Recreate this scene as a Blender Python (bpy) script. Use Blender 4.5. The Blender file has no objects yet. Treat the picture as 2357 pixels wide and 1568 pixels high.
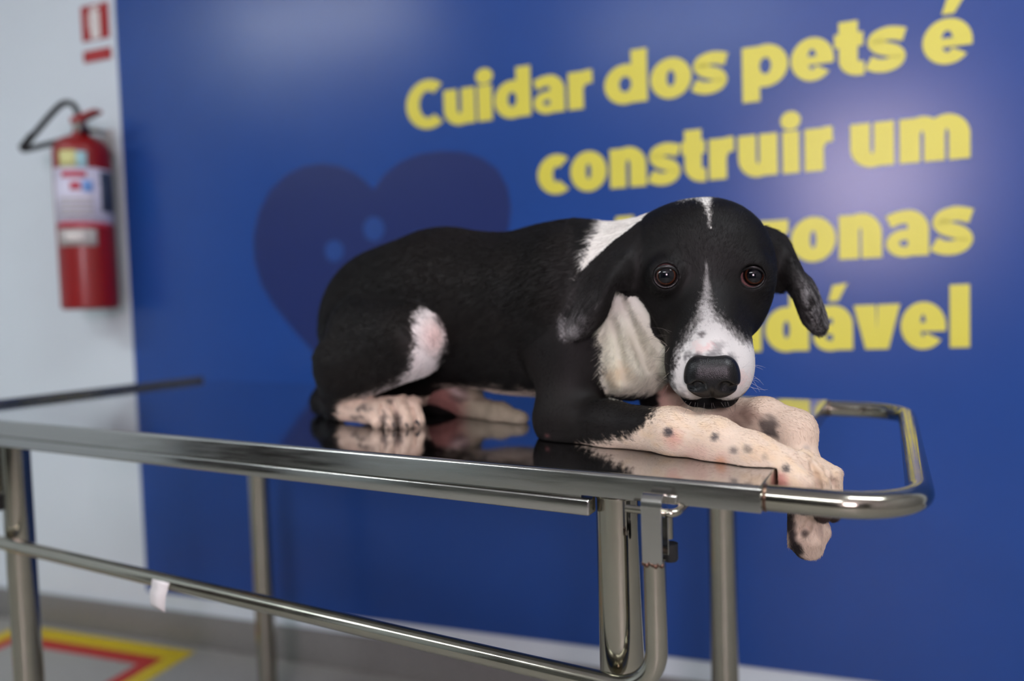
import bpy, bmesh, math, random
import numpy as np
from mathutils import Vector, Matrix

random.seed(7)
rng = np.random.default_rng(7)
scene = bpy.context.scene
COL = scene.collection
Z0 = 0.72                       # height of the table top above the floor

# ------------------------------------------------------------------ camera
FPX, IW, IH = 1688.13, 2357.0, 1568.0
YAW, PITCH, ROLL = 0.49952, 0.04651, -0.03117
CAM = np.array([0.10626, -0.59932, 0.14939 + Z0])
fw = np.array([-math.sin(YAW) * math.cos(PITCH), math.cos(YAW) * math.cos(PITCH), -math.sin(PITCH)])
r0 = np.array([math.cos(YAW), math.sin(YAW), 0.0])
u0 = np.cross(r0, fw)
rt = r0 * math.cos(ROLL) + u0 * math.sin(ROLL)
up = -r0 * math.sin(ROLL) + u0 * math.cos(ROLL)
cam_data = bpy.data.cameras.new('camera')
cam_data.sensor_width = 36.0
cam_data.lens = FPX / IW * 36.0
cam_data.clip_start = 0.02
cam_data.dof.use_dof = True
cam_data.dof.focus_distance = 0.70
cam_data.dof.aperture_fstop = 1.8
cam = bpy.data.objects.new('camera', cam_data)
COL.objects.link(cam)
M3 = np.stack([rt, up, -fw], 1)
scene.camera = cam

# survey helpers: a sight line from the tripod point met with a known plane or distance
def ray(x, y): return fw + (x - IW / 2) / FPX * rt - (y - IH / 2) / FPX * up
def at(x, y, d): return CAM + ray(x, y) * d
def on_z(x, y, z): d = ray(x, y); return CAM + d * ((z + Z0 - CAM[2]) / d[2])
def on_y(x, y, Y): d = ray(x, y); return CAM + d * ((Y - CAM[1]) / d[1])

# the survey frame runs along the table; G turns it into the room frame (back wall = plane y = 0, floor = plane z = 0)
PHI = 0.16481
wd = np.array([math.cos(PHI), math.sin(PHI), 0.0]); wn = np.array([math.sin(PHI), -math.cos(PHI), 0.0])
WP = on_z(450, 1485, -Z0)
G = (Matrix.Translation(Vector(WP)) @ Matrix.Rotation(PHI, 4, 'Z')).inverted()
cam.matrix_world = G @ Matrix([[*M3[0], CAM[0]], [*M3[1], CAM[1]], [*M3[2], CAM[2]], [0, 0, 0, 1]])

# ------------------------------------------------------------------ world, exposure
world = bpy.data.worlds.new('world'); scene.world = world; world.use_nodes = True
world.node_tree.nodes['Background'].inputs[0].default_value = (0.75, 0.85, 1, 1)
world.node_tree.nodes['Background'].inputs[1].default_value = 0.6
scene.view_settings.view_transform = 'Standard'
scene.view_settings.look = 'None'
scene.view_settings.gamma = 1.0
scene.view_settings.use_curve_mapping = False
scene.view_settings.exposure = 0.0
CEIL_LAMP, WINDOW_LAMP = 32.0, 34.0
scene.cycles.max_bounces = 10
scene.cycles.glossy_bounces = 6
scene.cycles.sample_clamp_indirect = 8.0

# ------------------------------------------------------------------ materials
def lin(c):
    return tuple(((v / 255) / 12.92 if v <= 10.3 else (((v / 255) + 0.055) / 1.055) ** 2.4) for v in c) + (1.0,)

def mat(name, color=(200, 200, 200), rough=0.5, metal=0.0, spec=0.5, noise=0.0, nscale=40.0, bump=0.0, bscale=200.0,
        rough_var=0.0, stretch=(1, 1, 1), coat=0.0, coat_rough=0.1, emit=None, estr=0.0):
    m = bpy.data.materials.new(name); m.use_nodes = True
    nt = m.node_tree; b = nt.nodes['Principled BSDF']
    c = lin(color)
    b.inputs['Base Color'].default_value = c
    b.inputs['Roughness'].default_value = rough
    b.inputs['Metallic'].default_value = metal
    b.inputs['Specular IOR Level'].default_value = spec
    b.inputs['Coat Weight'].default_value = coat
    b.inputs['Coat Roughness'].default_value = coat_rough
    if emit:
        b.inputs['Emission Color'].default_value = lin(emit); b.inputs['Emission Strength'].default_value = estr
    if noise or rough_var or bump:
        tc = nt.nodes.new('ShaderNodeTexCoord'); mp = nt.nodes.new('ShaderNodeMapping')
        mp.inputs['Scale'].default_value = stretch
        nt.links.new(tc.outputs['Object'], mp.inputs[0])
        n = nt.nodes.new('ShaderNodeTexNoise'); n.inputs['Scale'].default_value = nscale
        n.inputs['Detail'].default_value = 6
        nt.links.new(mp.outputs[0], n.inputs['Vector'])
        if noise:
            r = nt.nodes.new('ShaderNodeMapRange')
            r.inputs['From Min'].default_value = 0.3; r.inputs['From Max'].default_value = 0.7
            r.inputs['To Min'].default_value = 1 - noise; r.inputs['To Max'].default_value = 1 + noise * 0.6
            nt.links.new(n.outputs['Fac'], r.inputs[0])
            mx = nt.nodes.new('ShaderNodeMix'); mx.data_type = 'RGBA'; mx.blend_type = 'MULTIPLY'
            mx.inputs['Factor'].default_value = 1
            mx.inputs['A'].default_value = c
            nt.links.new(r.outputs[0], mx.inputs['B'])
            nt.links.new(mx.outputs['Result'], b.inputs['Base Color'])
        if rough_var:
            r = nt.nodes.new('ShaderNodeMapRange')
            r.inputs['From Min'].default_value = 0.3; r.inputs['From Max'].default_value = 0.7
            r.inputs['To Min'].default_value = max(0.02, rough - rough_var); r.inputs['To Max'].default_value = rough + rough_var
            nt.links.new(n.outputs['Fac'], r.inputs[0]); nt.links.new(r.outputs[0], b.inputs['Roughness'])
        if bump:
            n2 = nt.nodes.new('ShaderNodeTexNoise'); n2.inputs['Scale'].default_value = bscale
            nt.links.new(mp.outputs[0], n2.inputs['Vector'])
            bp = nt.nodes.new('ShaderNodeBump'); bp.inputs['Strength'].default_value = bump
            bp.inputs['Distance'].default_value = 0.001
            nt.links.new(n2.outputs['Fac'], bp.inputs['Height']); nt.links.new(bp.outputs[0], b.inputs['Normal'])
    return m

M = dict(
    wall=mat('white_wall_paint', (208, 220, 224), 0.6, noise=0.02, nscale=3, bump=0.05, bscale=300),
    wall_grey=mat('grey_wall_paint', (150, 150, 148), 0.6, noise=0.02, nscale=3),
    wall_dark=mat('dark_grey_wall_paint', (104, 104, 100), 0.6, noise=0.02, nscale=3),
    reflection_dark=mat('dark_reflection_door', (24, 22, 20), 0.4),  # near-black of the unseen doors added to be mirrored in the steel
    ceiling=mat('ceiling_white', (225, 225, 222), 0.8),
    floor=mat('terrazzo_floor', (158, 157, 150), 0.45, noise=0.28, nscale=160, rough_var=0.08),
    skirting=mat('terrazzo_skirting', (122, 122, 118), 0.5, noise=0.3, nscale=160),
    panel=mat('blue_vinyl', (32, 70, 140), 0.26, spec=0.38, noise=0.03, nscale=6),
    letter=mat('yellow_vinyl', (214, 206, 70), 0.4, noise=0.02, nscale=20),
    heart=mat('navy_vinyl', (24, 40, 96), 0.32),
    pad=mat('mid_blue_vinyl', (34, 68, 132), 0.3),
    mirror_steel=mat('polished_steel', (196, 198, 200), 0.075, 1.0, rough_var=0.025, nscale=9, stretch=(1, 5, 1)),
    steel=mat('brushed_steel', (180, 179, 173), 0.19, 1.0, noise=0.06, nscale=30, rough_var=0.07, stretch=(0.5, 6, 6), bump=0.02, bscale=300),
    tube=mat('steel_tube', (170, 166, 152), 0.14, 1.0, noise=0.07, nscale=25, rough_var=0.05, stretch=(1, 1, 1), bump=0.015, bscale=500),
    weld=mat('weld_bead', (120, 95, 80), 0.3, 1.0, noise=0.4, nscale=300, bump=0.4, bscale=600),
    rubber=mat('black_rubber', (22, 22, 23), 0.55),
    red=mat('red_enamel', (134, 4, 5), 0.4, coat=0.12, noise=0.04, nscale=12),
    red_dark=mat('red_lever', (150, 16, 20), 0.35),
    label_white=mat('label_white', (205, 205, 222), 0.45),
    label_grey=mat('label_grey', (172, 170, 166), 0.45),
    label_navy=mat('label_navy', (60, 70, 88), 0.45),
    label_yellow=mat('label_yellow', (206, 208, 140), 0.45),
    label_cyan=mat('label_cyan', (160, 205, 210), 0.45),
    label_red=mat('label_red', (190, 60, 80), 0.45),
    label_blue=mat('label_blue', (110, 155, 215), 0.45),
    sign_red=mat('sign_red', (156, 12, 14), 0.4),
    sign_white=mat('sign_white', (218, 214, 208), 0.4),
    brass=mat('valve_metal', (150, 140, 130), 0.3, 1.0),
    paint_yellow=mat('floor_yellow', (208, 182, 20), 0.5, noise=0.08, nscale=60),
    paint_red=mat('floor_red', (178, 34, 28), 0.5, noise=0.08, nscale=60),
    tape=mat('white_tape', (226, 222, 220), 0.5, noise=0.05, nscale=90),
    lamp=mat('lamp_diffuser', (255, 255, 255), 0.5, emit=(244, 250, 255), estr=CEIL_LAMP),
    window=mat('window_daylight', (255, 255, 255), 0.3, emit=(255, 232, 246), estr=WINDOW_LAMP),
)

# ------------------------------------------------------------------ mesh helpers
def new_obj(name, verts, faces, material, parent=None, smooth=True, matrix=None):
    me = bpy.data.meshes.new(name)
    me.from_pydata([tuple(map(float, v)) for v in verts], [], faces)
    me.update()
    if smooth: me.shade_smooth()
    o = bpy.data.objects.new(name, me); COL.objects.link(o)
    if material: me.materials.append(material)
    if parent is not None: o.parent = parent
    if matrix is not None: o.matrix_world = matrix
    return o

class MB:
    """collects shapes into one mesh"""
    def __init__(s): s.v, s.f = [], []
    def add(s, v, f):
        k = len(s.v); s.v += [tuple(map(float, p)) for p in v]; s.f += [[i + k for i in q] for q in f]; return s
    def bm(s, b):
        b.verts.ensure_lookup_table(); b.verts.index_update()
        s.add([v.co[:] for v in b.verts], [[v.index for v in f.verts] for f in b.faces]); b.free(); return s
    def box(s, lo, hi, bev=0.0, seg=2):
        b = bmesh.new(); bmesh.ops.create_cube(b, size=1)
        for v in b.verts:
            for k in range(3): v.co[k] = lo[k] if v.co[k] < 0 else hi[k]
        if bev: bmesh.ops.bevel(b, geom=list(b.edges), offset=bev, segments=seg, affect='EDGES', profile=0.5)
        return s.bm(b)
    def prism(s, pts, y0, y1, axis=1):
        """pts 2D polygon (x,z) extruded along y from y0 to y1"""
        n = len(pts)
        def mk(p, y):
            return (p[0], y, p[1]) if axis == 1 else ((p[0], p[1], y) if axis == 2 else (y, p[0], p[1]))
        v = [mk(p, y0) for p in pts] + [mk(p, y1) for p in pts]
        f = [list(range(n)), list(range(2 * n - 1, n - 1, -1))]
        f += [[i, i + n, (i + 1) % n + n, (i + 1) % n] for i in range(n)]
        return s.add(v, f)
    def tube(s, path, r, n=20, caps=True, closed=False):
        P = np.array(path, float); m = len(P)
        R = np.full(m, r) if np.isscalar(r) else np.array(r, float)
        T = np.zeros_like(P); T[1:-1] = P[2:] - P[:-2]; T[0] = P[1] - P[0]; T[-1] = P[-1] - P[-2]
        T /= np.linalg.norm(T, axis=1)[:, None]
        a = np.array([0, 0, 1.]) if abs(T[0][2]) < 0.9 else np.array([1., 0, 0])
        N = np.cross(T[0], a); N /= np.linalg.norm(N)
        v = []
        for i in range(m):
            N = N - T[i] * (N @ T[i]); N /= np.linalg.norm(N); B = np.cross(T[i], N)
            for k in range(n):
                t = 2 * math.pi * k / n
                v.append(P[i] + R[i] * (math.cos(t) * N + math.sin(t) * B))
        f = [[i * n + k, i * n + (k + 1) % n, (i + 1) * n + (k + 1) % n, (i + 1) * n + k] for i in range(m - 1) for k in range(n)]
        if caps: f += [list(range(n - 1, -1, -1)), [(m - 1) * n + k for k in range(n)]]
        return s.add(v, f)
    def lathe(s, prof, n=40, c=(0, 0, 0), axis='z'):
        v = []; m = len(prof)
        for (r, z) in prof:
            for k in range(n):
                t = 2 * math.pi * k / n
                p = (r * math.cos(t), r * math.sin(t), z)
                if axis == 'y': p = (p[0], p[2], p[1])
                if axis == 'x': p = (p[2], p[0], p[1])
                v.append((p[0] + c[0], p[1] + c[1], p[2] + c[2]))
        f = [[i * n + k, i * n + (k + 1) % n, (i + 1) * n + (k + 1) % n, (i + 1) * n + k] for i in range(m - 1) for k in range(n)]
        f += [list(range(n - 1, -1, -1)), [(m - 1) * n + k for k in range(n)]]
        return s.add(v, f)
    def build(s, name, material, parent=None, smooth=True, matrix=None, auto=40):
        o = new_obj(name, s.v, s.f, material, parent, False, None)
        bm_ = bmesh.new(); bm_.from_mesh(o.data); bmesh.ops.recalc_face_normals(bm_, faces=bm_.faces); bm_.to_mesh(o.data); bm_.free()
        if smooth:
            o.data.shade_smooth()
            o.data.set_sharp_from_angle(angle=math.radians(auto))
        if matrix is not None:
            o.matrix_world = matrix
        return o

def fillet(pts, rad, n=10):
    """polyline with rounded corners"""
    pts = [np.array(p, float) for p in pts]; out = [pts[0]]
    for i in range(1, len(pts) - 1):
        a, b, c = pts[i - 1], pts[i], pts[i + 1]
        u, w = (a - b) / np.linalg.norm(a - b), (c - b) / np.linalg.norm(c - b)
        ang = math.acos(np.clip(u @ w, -1, 1)); d = rad / math.tan(ang / 2)
        p, q = b + u * d, b + w * d
        bis = (u + w) / np.linalg.norm(u + w); ctr = b + bis * (rad / math.sin(ang / 2))
        e1 = (p - ctr) / rad; tot = math.pi - ang
        e2 = (q - ctr) / rad; e2 = e2 - e1 * (e1 @ e2); e2 /= np.linalg.norm(e2)
        out += [ctr + rad * (math.cos(tot * k / n) * e1 + math.sin(tot * k / n) * e2) for k in range(n + 1)]
    return out + [pts[-1]]

def spline(pts, n=12):
    """Catmull-Rom through pts"""
    P = [np.array(p, float) for p in pts]; P = [2 * P[0] - P[1]] + P + [2 * P[-1] - P[-2]]; out = []
    for i in range(1, len(P) - 2):
        for k in range(n):
            t = k / n; a, b, c, d = P[i - 1:i + 3]
            out.append(0.5 * (2 * b + (c - a) * t + (2 * a - 5 * b + 4 * c - d) * t * t + (3 * b - a - 3 * c + d) * t ** 3))
    return out + [P[-2]]

def empty(name, loc, rz=0.0):
    o = bpy.data.objects.new(name, None); COL.objects.link(o)
    o.location = loc; o.rotation_euler = (0, 0, rz); o.empty_display_size = 0.05
    return o
def tag(o, label=None, cat=None, group=None, kind=None):
    for k, v in (('label', label), ('category', cat), ('group', group), ('kind', kind)):
        if v: o[k] = v
    return o

# ------------------------------------------------------------------ room
def wall_sz(x, y, off=0.0):
    d = ray(x, y); t = ((WP + wn * off - CAM) @ wn) / (d @ wn); X = CAM + d * t
    return float((X - WP) @ wd), float(X[2])
RX0, RX1, RY1, RH = -1.5, 3.6, 4.2, 2.62      # room extents in the wall frame
def structure(name, mb, material, smooth=False):
    return tag(mb.build(name, material, None, smooth), kind='structure')
structure('floor', MB().box((RX0 - .1, -RY1 - .1, -.06), (RX1 + .1, .1, 0)), M['floor'])
structure('ceiling', MB().box((RX0 - .1, -RY1 - .1, RH), (RX1 + .1, .1, RH + .08)), M['ceiling'])
structure('wall_back', MB().box((RX0 - .1, 0, 0), (RX1 + .1, .1, RH)), M['wall'])
structure('wall_left', MB().box((RX0 - .1, -RY1, 0), (RX0, 0, RH)), M['wall'])
structure('wall_right', MB().box((RX1, -RY1, 0), (RX1 + .1, 0, RH)), M['wall_grey'])
wx0, wx1, wz0, wz1 = 1.72, 2.55, 1.22, 2.15
fr = MB().box((RX0, -RY1 - .1, 0), (wx0, -RY1, RH)).box((wx1, -RY1 - .1, 0), (RX1, -RY1, RH))
fr.box((wx0, -RY1 - .1, 0), (wx1, -RY1, wz0)).box((wx0, -RY1 - .1, wz1), (wx1, -RY1, RH))
structure('wall_front', fr, M['wall_dark'])
wf = MB()
for a, b in (((wx0, wz0), (wx1, wz0 + .05)), ((wx0, wz1 - .05), (wx1, wz1)), ((wx0, wz0), (wx0 + .05, wz1)),
             ((wx1 - .05, wz0), (wx1, wz1)), (((wx0 + wx1) / 2 - .025, wz0), ((wx0 + wx1) / 2 + .025, wz1))):
    wf.box((a[0], -RY1 - .07, a[1]), (b[0], -RY1 - .02, b[1]), .004)
dr = MB().box((.15, -RY1, 0), (1.2, -RY1 + .03, 2.1), .004).box((.05, -RY1, 0), (.15, -RY1 + .05, 2.2), .004).box((1.2, -RY1, 0), (1.3, -RY1 + .05, 2.2), .004).box((.15, -RY1, 2.1), (1.2, -RY1 + .05, 2.2), .004)
structure('reflection_door_1', dr, M['reflection_dark'])  # added out of view: a dark shape giving the steel reflections contrast
dl = MB().box((RX0, -2.9, 0), (RX0 + .03, -1.95, 2.1), .004)
structure('reflection_door_2', dl, M['reflection_dark'])  # second unseen dark slab, added on the left wall for the steel to mirror
win = structure('window_1', wf, M['label_grey'])
for k in (0, 1):
    x0 = wx0 + .05 + k * ((wx1 - wx0) / 2 - .025); x1 = x0 + (wx1 - wx0) / 2 - .075
    pn = MB().box((x0, -RY1 - .05, wz0 + .05), (x1, -RY1 - .045, wz1 - .05)).build('pane', M['window'], None, False)
    pn.parent = win
structure('baseboard_back', MB().box((RX0, -.012, 0), (RX1, 0, .088), .004), M['skirting'], True)

def ceiling_lamp(s, d, ln, wdth, rot=False):
    a, b = (ln, wdth) if not rot else (wdth, ln)
    t = empty('ceiling_lamp', Vector((s, -d, RH - .03)))
    fr_ = MB()
    for lo, hi in (((-a / 2, -b / 2), (a / 2, -b / 2 + .02)), ((-a / 2, b / 2 - .02), (a / 2, b / 2)),
                   ((-a / 2, -b / 2), (-a / 2 + .02, b / 2)), ((a / 2 - .02, -b / 2), (a / 2, b / 2))):
        fr_.box((lo[0], lo[1], -.005), (hi[0], hi[1], .03))
    fr_.build('frame', M['ceiling'], t, False)
    MB().box((-a / 2 + .02, -b / 2 + .02, 0), (a / 2 - .02, b / 2 - .02, .012)).build('diffuser', M['lamp'], t, False)
    return t
LAMPS = [(-.95, 2.25, 1.2, .3, 'ceiling lamp over the extinguisher corner'),
         (2.35, 1.35, 1.2, .3, 'ceiling lamp over the handle end of the table'),
         (1.0, 3.2, 1.2, .3, 'ceiling lamp furthest from the blue wall panel')]
for s_, d_, a_, b_, lab in LAMPS:
    tag(ceiling_lamp(s_, d_, a_, b_), 'flat white LED ' + lab, 'lamp', 'ceiling lamps')

# ------------------------------------------------------------------ blue panel with slogan
PX0 = wall_sz(265, 0)[0]; PZ0 = .131
panel = empty('wall_panel', Vector((PX0, 0, PZ0)))
tag(panel, 'glossy blue wall panel with a yellow slogan and a navy heart behind the dog', 'wall panel')
PT = -.004
def on_panel(mb, name, material): return mb.build(name, material, panel, True, None, 30)
def pxz(x, y):
    s, z = wall_sz(x, y, .004); return s - PX0, z - PZ0
on_panel(MB().box((0, PT, 0), (3.2, 0, 2.45 - PZ0), .0012, 1), 'board', M['panel'])

def ring(mb, cx, cz, ox, oz, ix, iz, a0, a1, y0, y1, n=26):
    a = np.radians(np.linspace(a0, a1, n)); k = len(mb.v)
    o = [(cx + ox * math.cos(t), cz + oz * math.sin(t)) for t in a]; i_ = [(cx + ix * math.cos(t), cz + iz * math.sin(t)) for t in a]
    v = [(p[0], y0, p[1]) for p in o] + [(p[0], y0, p[1]) for p in i_] + [(p[0], y1, p[1]) for p in o] + [(p[0], y1, p[1]) for p in i_]
    f = []
    for j in range(n - 1):
        f += [[j, j + 1, n + j + 1, n + j], [2 * n + j, 3 * n + j, 3 * n + j + 1, 2 * n + j + 1],
              [j, 2 * n + j, 2 * n + j + 1, j + 1], [n + j, n + j + 1, 3 * n + j + 1, 3 * n + j]]
    f += [[0, n, 3 * n, 2 * n], [n - 1, 3 * n - 1, 4 * n - 1, 2 * n - 1]]
    mb.add(v, f)
def stroke(mb, pts, w, y0, y1):
    P = np.array(spline([(p[0], p[1], 0) for p in pts], 8))[:, :2]; T = np.gradient(P, axis=0); T /= np.linalg.norm(T, axis=1)[:, None]
    N = np.stack([-T[:, 1], T[:, 0]], 1) * (w / 2); A, B = P + N, P - N; n = len(P)
    v = [(p[0], y0, p[1]) for p in A] + [(p[0], y0, p[1]) for p in B] + [(p[0], y1, p[1]) for p in A] + [(p[0], y1, p[1]) for p in B]
    f = []
    for j in range(n - 1):
        f += [[j, j + 1, n + j + 1, n + j], [2 * n + j, 3 * n + j, 3 * n + j + 1, 2 * n + j + 1],
              [j, 2 * n + j, 2 * n + j + 1, j + 1], [n + j, n + j + 1, 3 * n + j + 1, 3 * n + j]]
    f += [[0, n, 3 * n, 2 * n], [n - 1, 3 * n - 1, 4 * n - 1, 2 * n - 1]]
    mb.add(v, f)

def glyph(ch, W, st, y0, y1):
    """letter in units of the x-height, W wide, stem st"""
    g = MB(); hz = st * .76; lay = [y1]
    def up_(): lay[0] += .04; return lay[0]         # pieces of a letter overlap a hair's breadth apart
    R = lambda x0, z0, x1, z1: g.box((x0, y0, z0), (x1, up_(), z1))
    rg = lambda cx, cz, ox, oz, ix, iz, a0=0, a1=360: ring(g, cx, cz, ox, oz, ix, iz, a0, a1, y0, up_())
    poly = lambda *p: g.prism(p, y0, up_())
    ov = .025; h = W / 2
    if ch in 'oeéc' or ch == 'C':
        H = 1.0 if ch != 'C' else 1.36
        ox, oz = (h, H / 2 + ov); ix, iz = max(ox - st, .06), oz - hz
        if ch == 'o': rg(h, .5, ox, oz, ix, iz)
        elif ch in 'cC':
            k = 2 / (1 + math.cos(math.radians(50)))
            rg(h * k, H / 2, ox * k, oz, ox * k - st, iz, 50, 310)
        else:
            ix = ox - st * .92
            rg(h, .5, ox, oz, ix, .5 + ov - hz * .86, 0, 322)
            R(st * .6, .37, W, .37 + .2)
    elif ch in 'dpuU':
        if ch == 'd':
            rg(h * .98, .5, h * .98, .5 + ov, h * .98 - st * .95, .5 + ov - hz, 0, 360); R(W - st, 0, W, 1.37)
        elif ch == 'p':
            rg(h * 1.02, .5, h * .98, .5 + ov, h * .98 - st * .95, .5 + ov - hz, 0, 360); R(0, -.36, st, 1.0)
        else:
            R(0, .42, st, 1); R(W - st, 0, W, 1)
            rg(h, .44, h, .44 + ov, h - st, .44 + ov - hz, 180, 360)
    elif ch == 'n':
        R(0, 0, st, 1); R(W - st, 0, W, .56); rg(h, .55, h, .45 + ov, h - st, .45 + ov - hz, 0, 180)
    elif ch == 'm':
        R(0, 0, st, 1); c = (W + st) / 2; hw = c / 2
        rg(hw, .55, hw, .45 + ov, hw - st, .45 + ov - hz, 0, 180); R(c - st, 0, c, .56)
        rg(W - hw, .55, hw, .45 + ov, hw - st, .45 + ov - hz, 0, 180); R(W - st, 0, W, .56)
    elif ch in 'il':
        R(0, 0, W, 1.37 if ch == 'l' else 1.0)
        if ch == 'i': rg(h, 1.25, max(h * 1.2, .2), .22, .001, .001)
    elif ch == 'r':
        R(0, 0, st, 1); stroke(g, [(st * .5, .5), (st * .75, .72), (W * .72, .83), (W, .84)], .36, y0, up_())
    elif ch == 't':
        x0 = (W - st) * .42; R(x0, .36, x0 + st, 1.28); R(0, .68, W * .97, 1.0)
        rg(x0 + st * 1.05, .37, st * 1.05, .39, st * .05, .06, 180, 272); R(x0 + st * 1.0, -.02, W, .31)
    elif ch == 's':
        stroke(g, [(W - .02, .80), (W * .72, .86), (h, .87), (W * .26, .80), (W * .2, .68), (W * .32, .57), (h, .51), (W * .72, .43),
                   (W * .81, .31), (W * .72, .19), (h, .13), (W * .24, .15), (.02, .24)], .31, y0, up_())
    elif ch in 'aá':
        R(W - st, 0, W, .62); rg(h, .57, h, .43 + ov, h - st, .43 + ov - hz * .9, 0, 110)
        stroke(g, [(h * 1.0, .87), (W * .3, .86), (W * .06, .78)], .29, y0, up_())
        rg(W * .44, .29, W * .44, .31, W * .13, .075, 0, 360)
        R(W * .5, .38, W - .02, .56)
    elif ch == 'v':
        k = st * 1.08; poly((0, 1), (k, 1), (h, .38), (W - k, 1), (W, 1), (h + k * .52, 0), (h - k * .52, 0))
    elif ch == 'z':
        R(0, .7, W, 1); R(0, 0, W, .3); poly((0, .25), (W * .55, .75), (W, .75), (W * .45, .25))
    elif ch == 'A':
        k = st * 1.05; poly((0, 0), (k, 0), (h, .95), (h + st * .5, 1.37), (h - st * .5, 1.37))
        poly((W, 0), (h + st * .5, 1.37), (h - st * .5, 1.37), (h, .95), (W - k, 0)); R(st, .25, W - st, .52)
    if ch in 'éá':
        poly((h * .78, 1.12), (h * 1.28, 1.12), (h * 1.75, 1.52), (h * 1.0, 1.48))
    return g

# measured letter extents: letter, left, right, height on the wall (read at mid x-height)
LINES = [
    (((1116, 278.6), (1970, 172)), ((1116, 196),), 'C 936 1019 250|u 1022 1094 245|i 1100 1133 238|d 1138 1222 225|a 1228 1300 215|r 1308 1364 205|'
     'd 1391 1490 190|o 1497 1592 180|s 1595 1674 165|p 1708 1814 150|e 1820 1919 135|t 1920 1989 120|s 1996 2084 105|é 2123 2238 90'),
    (((1423, 433), (2210, 365.4)), ((2090, 274),), 'c 1238 1309 400|o 1313 1397 390|n 1404 1488 380|s 1495 1565 370|t 1569 1625 365|r 1632 1690 360|'
     'u 1699 1790 345|i 1801 1840 345|r 1852 1917 340|u 1957 2058 330|m 2070 2233 320'),
    (((1948, 597), (2125, 587.6)), ((1948, 496),), 'A 1378 1503 570|m 1510 1640 565|a 1648 1725 560|z 1733 1815 555|o 1820 1924 552|n 1931 2030 545|'
     'a 2039 2138 540|s 2147 2238 535'),
    (((2015, 803.8), (2205, 800)), ((2015, 701.6),), 's 1490 1565 760|a 1572 1650 757|u 1658 1752 757|d 1761 1862 755|á 1872 1963 753|'
     'v 1965 2072 752|e 2073 2177 751|l 2186 2232 750'),
]
for bl, xt, spec in LINES:
    (ax, az), (bx, bz) = pxz(*bl[0]), pxz(*bl[1]); tx, tz = pxz(*xt[0])
    base = lambda s: az + (bz - az) * (s - ax) / (bx - ax)
    xh = tz - base(tx)
    for it in spec.split('|'):
        ch, l, r_, yy = it.split(); s0, s1 = pxz(float(l), float(yy))[0], pxz(float(r_), float(yy))[0]
        W_ = (s1 - s0) / xh
        g = glyph(ch, W_, .42, 0, 1)
        g.v = [(s0 + x * xh, PT - .0012 * y, base(s0 + x * xh) + z * xh) for x, y, z in g.v]
        on_panel(g, 'letter', M['letter'])
# heart with a paw
hp = [(860, 437), (842, 418), (815, 398), (780, 382), (740, 377), (700, 383), (660, 402), (622, 438), (596, 488), (584, 545), (586, 600),
      (602, 655), (632, 705), (680, 764), (750, 842), (820, 915), (890, 985), (960, 905), (1030, 800), (1100, 690), (1150, 590), (1172, 520),
      (1176, 478), (1168, 430), (1145, 390), (1110, 364), (1065, 350), (1015, 348), (965, 355), (920, 374), (885, 402)]
on_panel(MB().prism([pxz(*p) for p in hp], PT - .0006, PT + .0002), 'heart', M['heart'])
def blob(cx, cy, rx, ry, rot=0):
    out = []
    for k in range(28):
        t = 2 * math.pi * k / 28; a, b = rx * math.cos(t), ry * math.sin(t)
        out.append(pxz(cx + a * math.cos(rot) - b * math.sin(rot), cy + a * math.sin(rot) + b * math.cos(rot)))
    return out
for c_ in ((770, 578, 21, 25), (861, 527, 24, 28), (965, 560, 24, 29), (1030, 650, 22, 27)):
    on_panel(MB().prism(blob(*c_), PT - .0011, PT - .0004), 'paw_toe', M['pad'])
on_panel(MB().prism([pxz(*p) for p in [(765, 700), (772, 670), (790, 640), (815, 612), (845, 590), (880, 580), (920, 588), (955, 615), (980, 660),
      (985, 720), (955, 760), (900, 765), (850, 775), (800, 770), (772, 745)]], PT - .0011, PT - .0004), 'paw_pad', M['pad'])

# ------------------------------------------------------------------ signs and extinguisher on the white wall
def wall_plate(name, px, parts, label):
    (a, t), (a1, u_), b = wall_sz(*px[0]), wall_sz(*px[1]), wall_sz(px[2], px[0][1])[0]
    a = (a + a1) / 2
    e = empty(name, Vector((min(a, b), 0, min(t, u_)))); w_, h_ = abs(b - a), abs(t - u_)
    tag(e, label, 'sign')
    MB().box((0, -.003, 0), (w_, 0, h_), .0008, 1).build('plate', M['sign_red'], e)
    for nm, shape, m_ in parts:
        g = MB()
        for q in shape: g.prism([(x * w_, z * h_) for x, z in q], -.0036, -.0028)
        g.build(nm, m_, e, False)
    return e
body = [[(.34, .02), (.68, .02), (.68, .76), (.62, .82), (.4, .82), (.34, .76)], [(.44, .82), (.58, .82), (.58, .9), (.44, .9)],
        [(.34, .86), (.72, .9), (.72, .96), (.34, .93)]]
hose = [[(.36, .84), (.27, .7), (.27, .3), (.31, .3), (.31, .68), (.39, .82)]]
wall_plate('extinguisher_sign', ((187, 17), (191, 98), 250), [('pictogram', body, M['sign_white']), ('pictogram_hose', hose, M['sign_white'])],
           'square red sign with a white extinguisher pictogram, above the small red plate')
rows = [[(.16, .34 + .22 * k), (.84, .34 + .22 * k), (.84, .43 + .22 * k), (.16, .43 + .22 * k)] for k in (0, 1)]
wall_plate('extinguisher_plate', ((192, 120), (195, 146), 257), [('print_row', rows, mat('faded_print', (206, 70, 72), .4))],
           'small flat red plate under the square sign on the white wall')

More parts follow.
